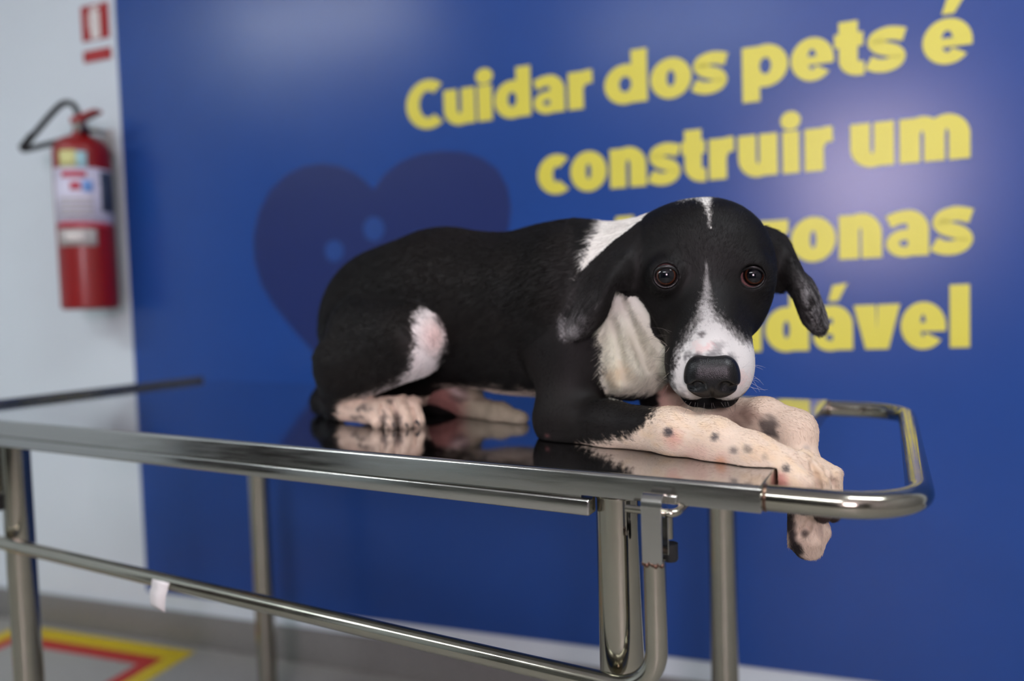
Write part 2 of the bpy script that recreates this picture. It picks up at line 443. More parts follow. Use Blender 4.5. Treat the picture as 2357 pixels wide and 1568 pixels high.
R_T = .066; OFF = R_T + .018
sa, za = wall_sz(212, 712, OFF); sb, zb = wall_sz(186, 352, OFF)
SC = (sa + sb) / 2
ext = empty('fire_extinguisher', Vector((SC, -OFF, za)))
tag(ext, 'red fire extinguisher with paper labels and black hose hung on the white wall', 'fire extinguisher')
HT = zb - za
prof = [(.0, 0), (R_T * .9, 0), (R_T, .006), (R_T, HT - .005)]
for k in range(1, 11):
    t = k / 10 * math.pi / 2; prof.append((.018 + (R_T - .018) * math.cos(t), HT - .005 + .045 * math.sin(t)))
prof += [(.018, HT + .05), (0, HT + .05)]
HV = HT - .034
MB().lathe(prof, 48).build('tank', M['red'], ext)
MB().lathe([(.0, HV + .065), (.02, HV + .065), (.02, HV + .085), (.014, HV + .09), (.014, HV + .115), (0, HV + .115)], 24).build('valve', M['red_dark'], ext)
MB().prism([(-.02, HV + .108), (.062, HV + .128), (.062, HV + .135), (-.02, HV + .122)], -.012, .012).build('lever', M['red_dark'], ext)
MB().prism([(-.015, HV + .088), (.075, HV + .075), (.075, HV + .083), (-.015, HV + .103)], -.01, .01).build('carry_handle', M['brass'], ext)
MB().lathe([(0, -.02), (.013, -.02), (.013, 0), (0, 0)], 20, (.03, -.015, HV + .09), 'y').build('gauge', M['brass'], ext)
hs = spline([(-.0, 0, HV + .115), (-.005, -.01, HV + .15), (-.028, -.018, HV + .158), (-.06, -.024, HV + .138), (-.13, -.032, HV + .080), (-.160, -.034, HV + .055),
             (-.15, -.03, HV + .052), (-.10, -.015, HV + .062), (-.055, -.005, HV + .070), (-.012, 0.0, HV + .078)], 8)
MB().tube(hs, .0075, 12).build('hose', M['rubber'], ext)
MB().tube([(-.162, -.035, HV + .054), (-.125, -.033, HV + .086)], [.010, .0085], 14).build('nozzle', M['rubber'], ext)
MB().box((-.006, .012, HV + .072), (.006, R_T + .014, HV + .084), .002).box((-.018, R_T + .012, HV + .03), (.018, R_T + .0175, HV + .11), .002)\
    .build('wall_bracket', M['label_grey'], ext)
def patch(name, a0, a1, z0, z1, m_, off=.0006):
    n = max(3, int(abs(a1 - a0) / 6)); v = []
    for k in range(n + 1):
        t = math.radians(a0 + (a1 - a0) * k / n)
        for z in (z0, z1):
            for rr in (R_T + off, R_T - .001): v.append((rr * math.sin(t), -rr * math.cos(t), z))
    f = []
    for k in range(n):
        i = 4 * k; f += [[i, i + 4, i + 6, i + 2], [i, i + 1, i + 5, i + 4], [i + 2, i + 6, i + 7, i + 3]]
    f += [[0, 2, 3, 1], [4 * n, 4 * n + 1, 4 * n + 3, 4 * n + 2]]
    o = new_obj(name, v, f, m_, ext)
    return o
cl = G @ Vector(CAM); VA = math.degrees(math.atan2(cl.x - SC, -(cl.y + OFF)))
def hz(y): return HT * (712 - y) / 360.0
A = lambda x: math.degrees(math.asin(max(-.99, min(.99, x)))) + VA        # across the visible face, -1 .. 1
patch('label', A(-.95), A(.95), hz(518), hz(395), M['label_white'])
patch('label_corner', A(-.75), A(-.2), hz(395), hz(358), M['label_yellow'], .0008)
patch('label_corner', A(-.2), A(.15), hz(395), hz(360), M['label_cyan'], .0008)
patch('label_side', A(.55), A(.97), hz(492), hz(400), M['label_navy'], .0010)
patch('label_heading', A(-.7), A(.1), hz(418), hz(404), M['label_red'], .0010)
patch('label_mark', A(-.45), A(-.1), hz(446), hz(428), M['label_red'], .0010)
patch('label_mark', A(-.05), A(.3), hz(450), hz(424), M['label_blue'], .0010)
for k in range(4): patch('label_print', A(-.8), A(.3), hz(468 + 11 * k), hz(463 + 11 * k), M['label_grey'], .0010)
patch('label_heading', A(-.9), A(.8), hz(526), hz(517), M['label_red'], .0010)
patch('inspection_label', A(-.9), A(.35), hz(570), hz(532), M['label_grey'])
patch('inspection_print', A(-.7), A(-.1), hz(560), hz(540), M['sign_white'], .001)

# ------------------------------------------------------------------ floor marking
cR = G @ Vector(on_z(449, 1500, -Z0 + .001)); tl = G @ Vector(on_z(40, 1441, -Z0 + .001))
SQ = cR.x - tl.x
fm = empty('floor_marking', (cR.x - SQ, cR.y, 0))
tag(fm, 'painted square of yellow and red lines on the floor below the extinguisher', 'floor marking')
def border(name, o_, w_, m_):
    a, b = o_, SQ - o_; g = MB()
    for lo, hi in (((a, -a - w_), (b, -a)), ((a, -b), (b, -b + w_)), ((a, -b + w_), (a + w_, -a - w_)), ((b - w_, -b + w_), (b, -a - w_))):
        g.box((lo[0], lo[1], 0), (hi[0], hi[1], .0006))
    g.build(name, m_, fm, False)
border('yellow_border', 0, .052, M['paint_yellow']); border('red_border', .052, .042, M['paint_red'])

# ------------------------------------------------------------------ steel table
L, W, TH = 1.3373, .5465, .0216
table = empty('examination_table', G @ Vector((0, 0, 0)), -PHI)
tag(table, 'polished stainless steel examination table with tube handle, carrying the dog', 'table')
def tp(mb, name, m_, **k):
    mb.v = [(x, y, z + Z0) for x, y, z in mb.v]; return mb.build(name, m_, table, **k)
tp(MB().box((-L, .0040, -.0014), (-.0006, W - .0008, 0), .0004, 1), 'tabletop', M['mirror_steel'])
arc_ = [(.0042 - .0046 * math.sin(q), -.0046 + .0046 * math.cos(q)) for q in np.linspace(0, math.pi / 2, 8)]
arc_in = [(.0042 - .0030 * math.sin(q), -.0046 + .0030 * math.cos(q)) for q in np.linspace(math.pi / 2, 0, 6)]
fb = MB().prism(arc_ + [(-.0004, -TH), (.0012, -TH)] + arc_in, -L, 0, axis=0).box((-L, 0.0003, -TH), (0, .012, -TH + .0012), .0005, 1)
tp(fb, 'edge_band', M['steel'], auto=50)
tp(MB().box((-L, W - .0014, -TH), (0, W + .0004, -.0001), .0007, 2), 'edge_band', M['steel'])
tp(MB().box((-.0014, .0022, -TH), (.0004, W - .0022, -.0001), .0006, 2), 'edge_band', M['steel'])
tp(MB().box((-L - .0004, .0022, -TH), (-L + .0014, W - .0022, -.0001), .0006, 2), 'edge_band', M['steel'])
tp(MB().prism([(-.002, -.002), (.0016, -.002), (.0022, .0042), (.0008, .0014)], -.0004, .0012), 'corner_tab', M['steel'])
tp(MB().tube([(-L, .004, .0055), (-L, W - .004, .0055)], .0055, 14), 'end_rail', M['tube'])
# bars under the frame
xe = on_y(1358, 1165, -.001)[0]
UB = (-.0398, -.0246)
tp(MB().box((-L + .05, -.003, UB[0]), (xe, .014, UB[1]), .0024, 3).box((-L + .06, .003, UB[1] - .001), (xe - .01, .012, -.0205)), 'frame_bar', M['steel'])
tp(MB().box((-L + .05, W - .014, UB[0]), (xe, W + .001, UB[1]), .0012, 2), 'frame_bar', M['steel'])
tp(MB().box((-L + .02, .016, UB[0]), (-L + .036, W - .016, UB[1]), .0012, 2), 'frame_bar', M['steel'])
# handle loop
HR = .0106; hy0, hy1 = .0105, W - .0105
XE = .5 * (on_z(2085, 1050, -.011)[0] + on_z(2112, 1100, -.011)[0])
path = fillet([(-.002, hy0, -.0112), (XE + .008, hy0, -.0112), (XE - .006, hy1, -.0112), (-.002, hy1, -.0112)], .062, 16)
tp(MB().tube(path, HR, 28), 'handle', M['tube'])
for y in (hy0, hy1):
    tp(MB().lathe([(.0085, .0006), (.0112, .001), (.0116, .0022), (.0109, .0036), (.0085, .004)], 24, (0, y, -.0112), 'x'), 'weld', M['weld'])
# legs
LR = .0205
legs = [(on_y(1424, 1190, .026)[0], .026, 1), (on_y(38, 1100, .026)[0], .026, 1), (on_y(1663, 1250, W - .026)[0], W - .026, 0), (on_y(597, 1150, W - .026)[0], W - .026, 0)]
for i, (lx, ly, near) in enumerate(legs):
    lg = tp(MB().tube([(lx, ly, -.0225), (lx, ly, -.05), (lx, ly, -.3), (lx, ly, -Z0 + .03)], LR, 36), 'leg', M['tube'])
    MB().lathe([(0, 0), (LR + .004, 0), (LR + .006, .01), (LR + .002, .035), (0, .035)], 28, (lx, ly, 0)).build('foot', M['rubber'], lg)
    MB().tube([(lx + (LR + .0006) * math.cos(t), ly + (LR + .0006) * math.sin(t), Z0 - .0245) for t in np.linspace(0, 2 * math.pi, 40)], .0013, 8).build('collar', M['tube'], lg)
# drop-down side rail
RY = -.0125; RR = .0094
kz = (-.22743 - .14939) / (.06474 + .59932)
rz = .14939 + kz * (RY + .59932)
xr = on_y(1508, 1350, RY)[0]; ztop = on_y(1508, 1288, RY)[2] - Z0
xl = -L + .015
rail = tp(MB().tube(fillet([(xr, RY, ztop), (xr, RY, rz), (xl, RY, rz), (xl, RY, -.03)], .04, 14), RR, 24).tube([(xl, RY, -.034), (xl, .006, -.034)], .005, 14), 'side_rail', M['tube'])
zt = on_y(1500, 1153, RY - .003)[2]
x0, x1 = on_y(1477, 1220, RY - .009)[0], on_y(1524, 1220, RY - .009)[0]
MB().box((x0, RY - .0108, ztop + Z0 - .001), (x1, RY - .0090, zt - .003), .0006, 1).box((x0, RY + .0080, ztop + Z0 + .002), (x1, RY + .0094, zt - .003), .0005, 1)\
    .tube([(x0, RY - .0007, zt - .0035), (x1, RY - .0007, zt - .0035)], .0101, 20).build('hinge_strap', M['steel'], rail)
wb = MB()
for k in range(7):
    c_ = (x0 + (x1 - x0) * (k + .5) / 7, RY - .0085, ztop + Z0 - .0012 - .0012 * math.sin(k * 2.1))
    wb.lathe([(0.0003, -.0022), (.002, -.0016), (.0028, 0), (.002, .0016), (.0003, .0022)], 10, c_, 'x')
wb.build('weld', M['weld'], rail)
zp = on_y(1450, 1172, RY)[2] - Z0
xa, xb = on_y(1440, 1172, RY)[0], on_y(1553, 1172, RY)[0]
tp(MB().tube(fillet([(xa, RY + .001, zp), (xb, RY + .001, zp - .0005), (xb + .004, RY + .022, zp + .004)], .008, 8), .0034, 14), 'hinge_pin', M['tube'])
tp(MB().box((x0 + .003, -.003, -TH + .0005), (x1 + .007, -.0003, -TH + .0075), .0006, 1), 'lug', M['steel'])
xc = on_y(1533, 1230, RY + .012)[0]
tp(MB().tube([(xc, RY + .016, -.028), (xc, RY + .016, -.052)], .0052, 14), 'latch_rod', M['tube'])
zc = on_y(1538, 1250, RY + .016)[2] - Z0; zd = on_y(1538, 1290, RY + .016)[2] - Z0
tp(MB().tube([(xc + .002, RY + .016, zc), (xc + .002, RY + .016, zd + .002), (xc + .002, RY + .016, zd)], [.0068, .0068, .0055], 16), 'rod_cap', M['rubber'])

zl = on_y(0, 1140, RY + .016)[2] - Z0; xq = on_y(-4, 1160, RY + .016)[0]; ze_ = on_y(0, 1176, RY + .016)[2] - Z0
tp(MB().tube([(xq, RY + .016, -.028), (xq, RY + .016, zl + .002)], .0052, 14), 'latch_rod', M['tube'])
tp(MB().tube([(xq, RY + .016, zl), (xq, RY + .016, ze_ + .002), (xq, RY + .016, ze_)], [.0068, .0068, .0055], 16), 'rod_cap', M['rubber'])

# scrap of tape hanging on the rail
P_ = on_y(372, 1372, RY - RR); tx, tz_ = P_[0], P_[2]
tv, tf = [], []
for i in range(9):
    t = i / 8
    z = rz + Z0 + .004 - t * .036; y = RY - RR - .0006 - (.002 * math.sin(t * 3) if t > .25 else 0)
    if t < .25: y = RY - math.sqrt(max(0, (RR + .0007) ** 2 - (z - rz - Z0) ** 2))
    sh = -.005 * t
    tv += [(tx - .016 + sh, y, z + .002 * t), (tx + .016 + sh * 1.6, y - .001 * t, z - .002 * t), (tx - .016 + sh, y - .0005, z + .002 * t), (tx + .016 + sh * 1.6, y - .001 * t - .0005, z - .002 * t)]
for i in range(8):
    a = 4 * i; tf += [[a, a + 1, a + 5, a + 4], [a + 2, a + 6, a + 7, a + 3], [a, a + 4, a + 6, a + 2], [a + 1, a + 3, a + 7, a + 5]]
tf += [[0, 2, 3, 1], [32, 33, 35, 34]]
tag(new_obj('tape_scrap', tv, tf, M['tape'], None, True, G), 'scrap of white tape stuck to the lower side rail', 'tape')

# ------------------------------------------------------------------ the dog: one continuous body grown from a distance field
GS = .0016                                       # grid step
LO = np.array([-.72, .0, Z0 - .13]); HI = np.array([.16, .36, Z0 + .30])
NX, NY, NZ = (np.ceil((HI - LO) / GS).astype(int) + 1)
PRIMS = []                                       # (group, kind, params, blend)
def V(*a): return np.array(a, float)
def cone(grp, a, ra, b, rb, k=.012): PRIMS.append((grp, 'cone', (np.array(a, float), np.array(b, float), ra, rb), k))
def ell(grp, c, r, k=.012, axes=None): PRIMS.append((grp, 'ell', (np.array(c, float), np.array(r, float), np.eye(3) if axes is None else np.array(axes, float)), k))
def dist(kind, pr, P):
    if kind == 'cone':
        a, b, ra, rb = pr; ba = b - a; t = np.clip(((P - a) @ ba) / max(ba @ ba, 1e-9), 0, 1)
        d = P - a - t[..., None] * ba
        return np.sqrt((d * d).sum(-1)) - (ra + (rb - ra) * t)
    if kind == 'ell':
        c, r, ax = pr; q = (P - c) @ ax.T
        k0 = np.sqrt(((q / r) ** 2).sum(-1)); k1 = np.sqrt(((q / (r * r)) ** 2).sum(-1))
        return k0 * (k0 - 1) / np.maximum(k1, 1e-6)
def bounds(kind, pr):
    if kind == 'cone':
        a, b, ra, rb = pr; return np.minimum(a - ra, b - rb), np.maximum(a + ra, b + rb)
    c, r, ax = pr; m = np.abs(ax.T) @ r; return c - m, c + m
def smin(a, b, k):
    h = np.maximum(k - np.abs(a - b), 0) / k
    return np.minimum(a, b) - h * h * k * .25
def Zs(x, y, z): return V(x, y, z + Z0)

# --- torso (survey frame: x along the table, y across it)
T_ = 'torso'
ell(T_, Zs(-.548, .240, .122), (.112, .088, .116), .03)
ell(T_, Zs(-.455, .238, .152), (.125, .088, .107), .03)
ell(T_, Zs(-.345, .232, .140), (.125, .084, .104), .03)
ell(T_, Zs(-.275, .226, .140), (.100, .082, .100), .03)
ell(T_, Zs(-.262, .222, .205), (.062, .045, .040), .03)
ell(T_, Zs(-.250, .190, .150), (.050, .058, .085), .03)
# --- neck and chest
NK = [(at(1375, 655, .87), .070, at(1535, 610, .828), .056), (at(1400, 720, .85), .060, at(1440, 838, .822), .038),
      (at(1500, 640, .835), .052, at(1470, 815, .826), .038)]
for a, ra, b, rb in NK: cone('neck', a, ra, b, rb, .025)
for (x, y, d), (x2, y2, d2), r in (((1428, 690, .800), (1475, 850, .790), .007), ((1452, 672, .797), (1515, 800, .790), .008),
                                   ((1405, 760, .805), (1425, 880, .792), .007), ((1490, 700, .79), (1530, 850, .79), .007)):
    cone('neck', at(x, y, d - .004), r, at(x2, y2, d2 - .003), r * .8, .009)
# --- near fore leg
F_ = 'near_fore'
cone(F_, at(1325, 650, .865), .050, at(1320, 800, .845), .043, .025)
cone(F_, at(1320, 800, .845), .043, at(1303, 950, .822), .034, .025)
cone(F_, at(1290, 975, .825), .027, at(1400, 977, .772), .0235, .02)
cone(F_, at(1400, 977, .772), .0235, at(1550, 993, .712), .0215, .015)
cone(F_, at(1550, 993, .712), .0215, at(1645, 1014, .690), .0205, .012)
cone(F_, at(1645, 1014, .690), .0205, at(1730, 1045, .668), .0182, .012)
cone(F_, at(1730, 1045, .668), .0182, at(1805, 1075, .658), .0185, .012)
TOES = [[(1795, 1078, .652), .0130, (1840, 1112, .640), .0122, (1852, 1160, .646), .0100],
        [(1840, 1066, .655), .0105, (1889, 1098, .655), .0090, (1893, 1184, .657), .0078],
        [(1850, 1060, .664), .0100, (1914, 1093, .668), .0080, (1917, 1184, .668), .0068],
        [(1850, 1058, .674), .0095, (1920, 1092, .682), .0074, (1924, 1165, .682), .0062]]
for a, ra, b, rb, c, rc in TOES:
    cone(F_, at(*a), ra, at(*b), rb, .0018); cone(F_, at(*b), rb, at(*c), rc, .0018)
ell(F_, at(1660, 1047, .690), (.011, .008, .007), .008)
# --- far fore leg
R_ = 'far_fore'
cone(R_, at(1520, 760, .88), .036, at(1535, 915, .855), .028, .02)
cone(R_, at(1535, 925, .85), .025, at(1640, 960, .79), .023, .02)
cone(R_, at(1640, 960, .79), .023, at(1760, 962, .735), .0185, .012)
cone(R_, at(1760, 962, .735), .0185, at(1828, 992, .712), .0185, .012)
cone(R_, at(1828, 992, .712), .0185, at(1842, 1075, .702), .0165, .014)
cone(R_, at(1842, 1075, .702), .0165, at(1850, 1180, .697), .0165, .012)
for a, ra, b, rb, c, rc in (((1835, 1180, .692), .013, (1832, 1235, .690), .0105, (1850, 1262, .691), .0095),
                            ((1855, 1180, .690), .013, (1862, 1240, .686), .0110, (1870, 1268, .690), .0085),
                            ((1872, 1180, .697), .012, (1884, 1222, .695), .0095, (1880, 1255, .696), .0075)):
    cone(R_, at(*a), ra, at(*b), rb, .006); cone(R_, at(*b), rb, at(*c), rc, .006)
# --- near hind leg
N_ = 'near_hind'
cone(N_, at(850, 772, .992), .058, at(942, 775, .928), .042, .012)
cone(N_, at(942, 775, .928), .042, at(962, 785, .913), .035, .012)
cone(N_, at(947, 800, .915), .037, at(803, 850, .972), .045, .02)
cone(N_, at(800, 850, .985), .046, at(775, 905, .985), .021, .015)
cone(N_, at(783, 938, .985), .017, at(870, 946, .950), .0155, .008)
for a, ra, b, rb, c, rc in (((858, 945, .950), .0140, (888, 944, .930), .0125, (898, 970, .922), .0090),
                            ((876, 940, .948), .0140, (924, 934, .930), .0120, (934, 968, .922), .0085),
                            ((890, 938, .952), .0130, (948, 932, .938), .0100, (962, 966, .930), .0075),
                            ((840, 950, .950), .0130, (862, 954, .938), .0110, (868, 970, .930), .0080)):
    cone(N_, at(*a), ra, at(*b), rb, .003); cone(N_, at(*b), rb, at(*c), rc, .003)
# --- far hind leg
K_ = 'far_hind'
cone(K_, at(965, 855, 1.05), .036, at(1075, 915, 1.015), .022, .015)
cone(K_, at(1075, 932, 1.01), .017, at(1150, 954, .965), .0135, .012)
cone(K_, at(1150, 954, .965), .0135, at(1195, 966, .938), .0110, .012)
# --- dark far thigh under the belly, tail
cone('tail', at(985, 935, 1.06), .024, at(1078, 958, 1.03), .020, .012)
cone('tail', at(775, 860, 1.10), .022, at(748, 925, 1.07), .017, .02)
cone('tail', at(748, 925, 1.07), .017, at(770, 950, 1.02), .013, .015)

# --- head frame: S to the dog's left, F along the muzzle, U off the forehead
def camdir(r_, u_, t_): v = r_ * rt + u_ * up - t_ * fw; return v / np.linalg.norm(v)
HE = at(1631, 637, .745)
HS = camdir(.966, .0, .259); HF = camdir(-.135, -.765, .63); HF = HF - HS * (HF @ HS); HF /= np.linalg.norm(HF)
HU = np.cross(HS, HF); HU = HU if HU @ up > 0 else -HU
def H(s, f, u): return HE + (s * HS + f * HF + u * HU) / 1000.0
HAX = np.stack([HS, HF, HU])
h_ = 'head'
def hell(s, f, u, rs, rf, ru, k=.012): ell(h_, H(s, f, u), (rs / 1000, rf / 1000, ru / 1000), k, HAX)
def hcone(a, ra, b, rb, k=.012): cone(h_, H(*a), ra / 1000, H(*b), rb / 1000, k)
PRIMS += [('neck_in_head',) + p[1:] for p in PRIMS if p[0] == 'neck']
hell(-6, -54, -14, 67, 62, 52, .03)
hell(-6, -40, -26, 62, 50, 40, .03)
for sg in (-1, 1):
    hell(sg * 37 - 4, -22, -34, 31, 40, 30, .025)
    hell(sg * 27 - 4, 2, -52, 30, 38, 26, .025)
    hell(sg * 31, -18, 3, 17, 14, 9, .014)
hcone((-2, -20, -24), 34, (0, 40, -30), 29, .025)
hcone((0, 40, -30), 29, (2, 84, -36), 27, .02)
hcone((0, 0, -17), 19, (3, 92, -22), 16.5, .02)
for sg in (-1, 1):
    hell(sg * 18 + 1, 85, -44, 22.5, 33, 25, .012)
    hell(sg * 24 + 0, 62, -42, 17, 36, 22, .015)
hcone((0, 10, -70), 28, (1, 88, -77), 18, .010)
hell(2, 99, -26, 20, 15, 18, .008)
for sg in (-1, 1): hell(sg * 14 + 1, 86, -71, 17, 24, 14, .008)
# eyes: carve the openings, then raise the lids
EYES = [(at(1533, 636, .7475), camdir(-.20, -.02, 1)), (at(1731, 637, .7475), camdir(-.08, .08, 1))]
RE = .0136
CARVE = []
for c_, g_ in EYES:
    v_ = (CAM - c_) / np.linalg.norm(CAM - c_)
    hell_c = c_ + v_ * -.004
    ell(h_, hell_c, (.0195, .0195, .0195), .012)
    CARVE.append((c_, c_ + v_ * .02, RE * 1.01, .0114))
# mouth line
# --- ears: thin drooping sheets
def sheet(rows, r_in):
    A_ = np.array([[at(*q) for q in row] for row in rows])
    B_ = np.array([spline(list(A_[i]), 10) for i in range(len(A_))])
    C_ = np.array([spline(list(B_[:, j]), 8) for j in range(B_.shape[1])])
    return C_.reshape(-1, 3)
EARS = {'ear_left': [[(1492, 528, .80), (1484, 570, .785), (1476, 615, .78), (1470, 660, .785)],
                     [(1440, 558, .80), (1436, 587, .775), (1428, 630, .765), (1421, 662, .768)],
                     [(1390, 592, .81), (1396, 615, .777), (1403, 645, .757), (1410, 670, .763)],
                     [(1354, 642, .81), (1364, 660, .777), (1382, 690, .757), (1400, 703, .765)],
                     [(1329, 692, .805), (1342, 700, .775), (1363, 720, .757), (1387, 733, .77)],
                     [(1311, 735, .80), (1324, 742, .775), (1344, 752, .765), (1364, 759, .775)],
                     [(1309, 764, .79), (1317, 769, .78), (1330, 773, .775), (1342, 771, .78)]],
        'ear_right': [[(1758, 524, .815), (1762, 560, .795), (1762, 610, .79), (1758, 652, .795)],
                      [(1796, 540, .82), (1799, 570, .80), (1792, 620, .795), (1790, 668, .805)],
                      [(1817, 566, .825), (1826, 600, .79), (1822, 640, .785), (1812, 663, .80)],
                      [(1832, 612, .82), (1850, 640, .785), (1840, 668, .78), (1828, 683, .79)],
                      [(1868, 652, .815), (1875, 685, .785), (1864, 714, .78), (1849, 734, .79)],
                      [(1891, 708, .81), (1892, 730, .79), (1882, 748, .785), (1871, 760, .79)],
                      [(1901, 743, .80), (1899, 754, .795), (1893, 764, .79), (1883, 767, .79)]]}
EARP = {k: sheet(v, 0) for k, v in EARS.items()}
EAR_R = .0030

CREASES = [([(1868, 1066, .64), (1879, 1095, .64), (1887, 1134, .64)], .0022, .002), ([(1900, 1082, .65), (1920, 1110, .655), (1928, 1134, .66)], .0020, .002),
           ([(905, 922, .93), (911, 945, .925), (915, 976, .92)], .0030, .003), ([(874, 930, .93), (878, 950, .925), (881, 976, .92)], .0026, .003),
           ([(936, 920, .93), (947, 945, .93), (953, 974, .93)], .0026, .003), ([(1868, 1196, .69), (1858, 1218, .69), (1838, 1236, .69)], .0028, .003),
           ([(1428, 690, .79), (1455, 760, .79), (1492, 852, .79)], .0040, .006), ([(1462, 690, .79), (1490, 740, .79), (1522, 800, .79)], .0040, .006),
           ([(1408, 740, .80), (1425, 820, .80), (1440, 885, .80)], .0035, .006)]
def field():
    g = np.full((NX, NY, NZ), 1.0, np.float32)
    def region(lo, hi):
        i0 = np.clip(np.floor((lo - LO) / GS).astype(int), 0, [NX, NY, NZ]); i1 = np.clip(np.ceil((hi - LO) / GS).astype(int) + 1, 0, [NX, NY, NZ])
        return tuple(slice(a, b) for a, b in zip(i0, i1)), i0
    def pts(sl):
        ax = [LO[k] + GS * np.arange(sl[k].start, sl[k].stop) for k in range(3)]
        return np.stack(np.meshgrid(*ax, indexing='ij'), -1)
    def put(gr, kind, pr, k):
        lo, hi = bounds(kind, pr); sl, _ = region(lo - k - .006, hi + k + .006)
        if min(s.stop - s.start for s in sl) < 1: return
        gr[sl] = smin(gr[sl], dist(kind, pr, pts(sl)).astype(np.float32), k)
    for grp, kind, pr, k in PRIMS:
        if grp in ('torso', 'neck', 'near_fore', 'far_fore', 'far_hind', 'tail'): put(g, kind, pr, k)
    for grps, kb in ((('near_hind',), .007), (('head', 'neck_in_head'), .003)):
        g2 = np.full_like(g, 1.0)
        for grp, kind, pr, k in PRIMS:
            if grp in grps: put(g2, kind, pr, k)
        if grps[0] == 'head':
            for S in EARP.values():
                sl, _ = region(S.min(0) - .012, S.max(0) + .012); P = pts(sl); sh = P.shape[:3]; P = P.reshape(-1, 3).astype(np.float32)
                best = np.full(len(P), 9.0, np.float32); S32 = S.astype(np.float32); ss = (S32 ** 2).sum(1)
                for c in range(0, len(P), 20000):
                    q = P[c:c + 20000]; d2 = (q ** 2).sum(1)[:, None] + ss[None] - 2 * q @ S32.T
                    best[c:c + 20000] = np.sqrt(np.maximum(d2.min(1), 0))
                g2[sl] = smin(g2[sl], best.reshape(sh) - EAR_R, .008)
            for a, b, ra, rb in CARVE:
                pr = (a, b, ra, rb); lo, hi = bounds('cone', pr); sl, _ = region(lo - .006, hi + .006)
                g2[sl] = -smin(-g2[sl], dist('cone', pr, pts(sl)).astype(np.float32), .002)
        g = smin(g, g2, kb)
    # creases: shallow grooves drawn along the skin
    for line, r_, k_ in CREASES:
        S_ = []
        for (x0, y0, a0), (x1, y1, a1) in zip(line[:-1], line[1:]):
            for t in np.linspace(0, 1, 6):
                dd = np.linspace(a0 - .03, a0 + .05, 260); P = at(0, 0, 0)[None] + ray(x0 + (x1 - x0) * t, y0 + (y1 - y0) * t)[None] * dd[:, None]
                I = np.clip(np.round((P - LO) / GS).astype(int), 0, [NX - 1, NY - 1, NZ - 1]); h = np.where(g[I[:, 0], I[:, 1], I[:, 2]] < 0)[0]
                if len(h): S_.append(P[h[0]])
        for a, b in zip(S_[:-1], S_[1:]):
            if np.linalg.norm(a - b) > .02: continue
            pr = (a, b, r_, r_); lo, hi = bounds('cone', pr); sl, _ = region(lo - .008, hi + .008)
            g[sl] = -smin(-g[sl], dist('cone', pr, pts(sl)).astype(np.float32), k_)
    # what lies on the steel is pressed flat against it
    zz = LO[2] + GS * np.arange(NZ); xx = LO[0] + GS * np.arange(NX); yy = LO[1] + GS * np.arange(NY)
    on_t = ((xx < 0.003)[:, None, None] & (yy > 0.0)[None, :, None])
    cut = (Z0 + .0006 - zz)[None, None, :].astype(np.float32)
    return np.where(on_t, np.maximum(g, cut), g)

def surface_nets(g):
    ins = g < 0
    c = [ins[a:NX - 1 + a, b:NY - 1 + b, d:NZ - 1 + d] for a in (0, 1) for b in (0, 1) for d in (0, 1)]
    anyi = c[0].copy(); alli = c[0].copy()
    for q in c[1:]: anyi |= q; alli &= q
    act = anyi & ~alli
    idx = np.argwhere(act); vid = np.full(act.shape, -1, np.int32); vid[act] = np.arange(len(idx))
    cor = np.array([(a, b, d) for a in (0, 1) for b in (0, 1) for d in (0, 1)])
    val = np.stack([g[idx[:, 0] + a, idx[:, 1] + b, idx[:, 2] + d] for a, b, d in cor], 1)
    acc = np.zeros((len(idx), 3)); cnt = np.zeros(len(idx))
    for i in range(8):
        for j in range(i + 1, 8):
            if np.abs(cor[i] - cor[j]).sum() != 1: continue
            m = (val[:, i] < 0) != (val[:, j] < 0)
            t = np.where(m, val[:, i] / np.where(m, val[:, i] - val[:, j], 1), 0)
            acc += np.where(m[:, None], cor[i] + t[:, None] * (cor[j] - cor[i]), 0); cnt += m
    verts = LO + GS * (idx + acc / cnt[:, None])
    faces = []
    for ax in range(3):
        sl0 = [slice(None)] * 3; sl1 = [slice(None)] * 3; sl0[ax] = slice(0, -1); sl1[ax] = slice(1, None)
        a, b = ins[tuple(sl0)], ins[tuple(sl1)]; e = np.argwhere(a != b)
        u_, w_ = [(1, 2), (2, 0), (0, 1)][ax]
        ok = (e[:, u_] > 0) & (e[:, w_] > 0) & (e[:, u_] < act.shape[u_]) & (e[:, w_] < act.shape[w_]) & (e[:, ax] < act.shape[ax]); e = e[ok]
        def cell(du, dw):
            q = e.copy(); q[:, u_] -= du; q[:, w_] -= dw; return vid[q[:, 0], q[:, 1], q[:, 2]]
        quad = np.stack([cell(1, 1), cell(0, 1), cell(0, 0), cell(1, 0)], 1)
        fl = a[e[:, 0], e[:, 1], e[:, 2]]; quad[~fl] = quad[~fl][:, ::-1]
        faces.append(quad)
    return verts, np.concatenate(faces)

FLD = field()
DV, DF = surface_nets(FLD)
# keep one connected body
def smooth(v, f, n=3, lam=.5):
    e = np.concatenate([f[:, [0, 1]], f[:, [1, 2]], f[:, [2, 3]], f[:, [3, 0]]]); e = np.concatenate([e, e[:, ::-1]])
    deg = np.bincount(e[:, 0], minlength=len(v))
    for k in range(n):
        for l in (lam, -lam * 1.03):
            s = np.stack([np.bincount(e[:, 0], weights=v[e[:, 1], k2], minlength=len(v)) for k2 in range(3)], 1) / np.maximum(deg, 1)[:, None]
            v = v + l * (s - v)
    return v
DV = smooth(DV, DF, 2)
print('dog', len(DV), len(DF))

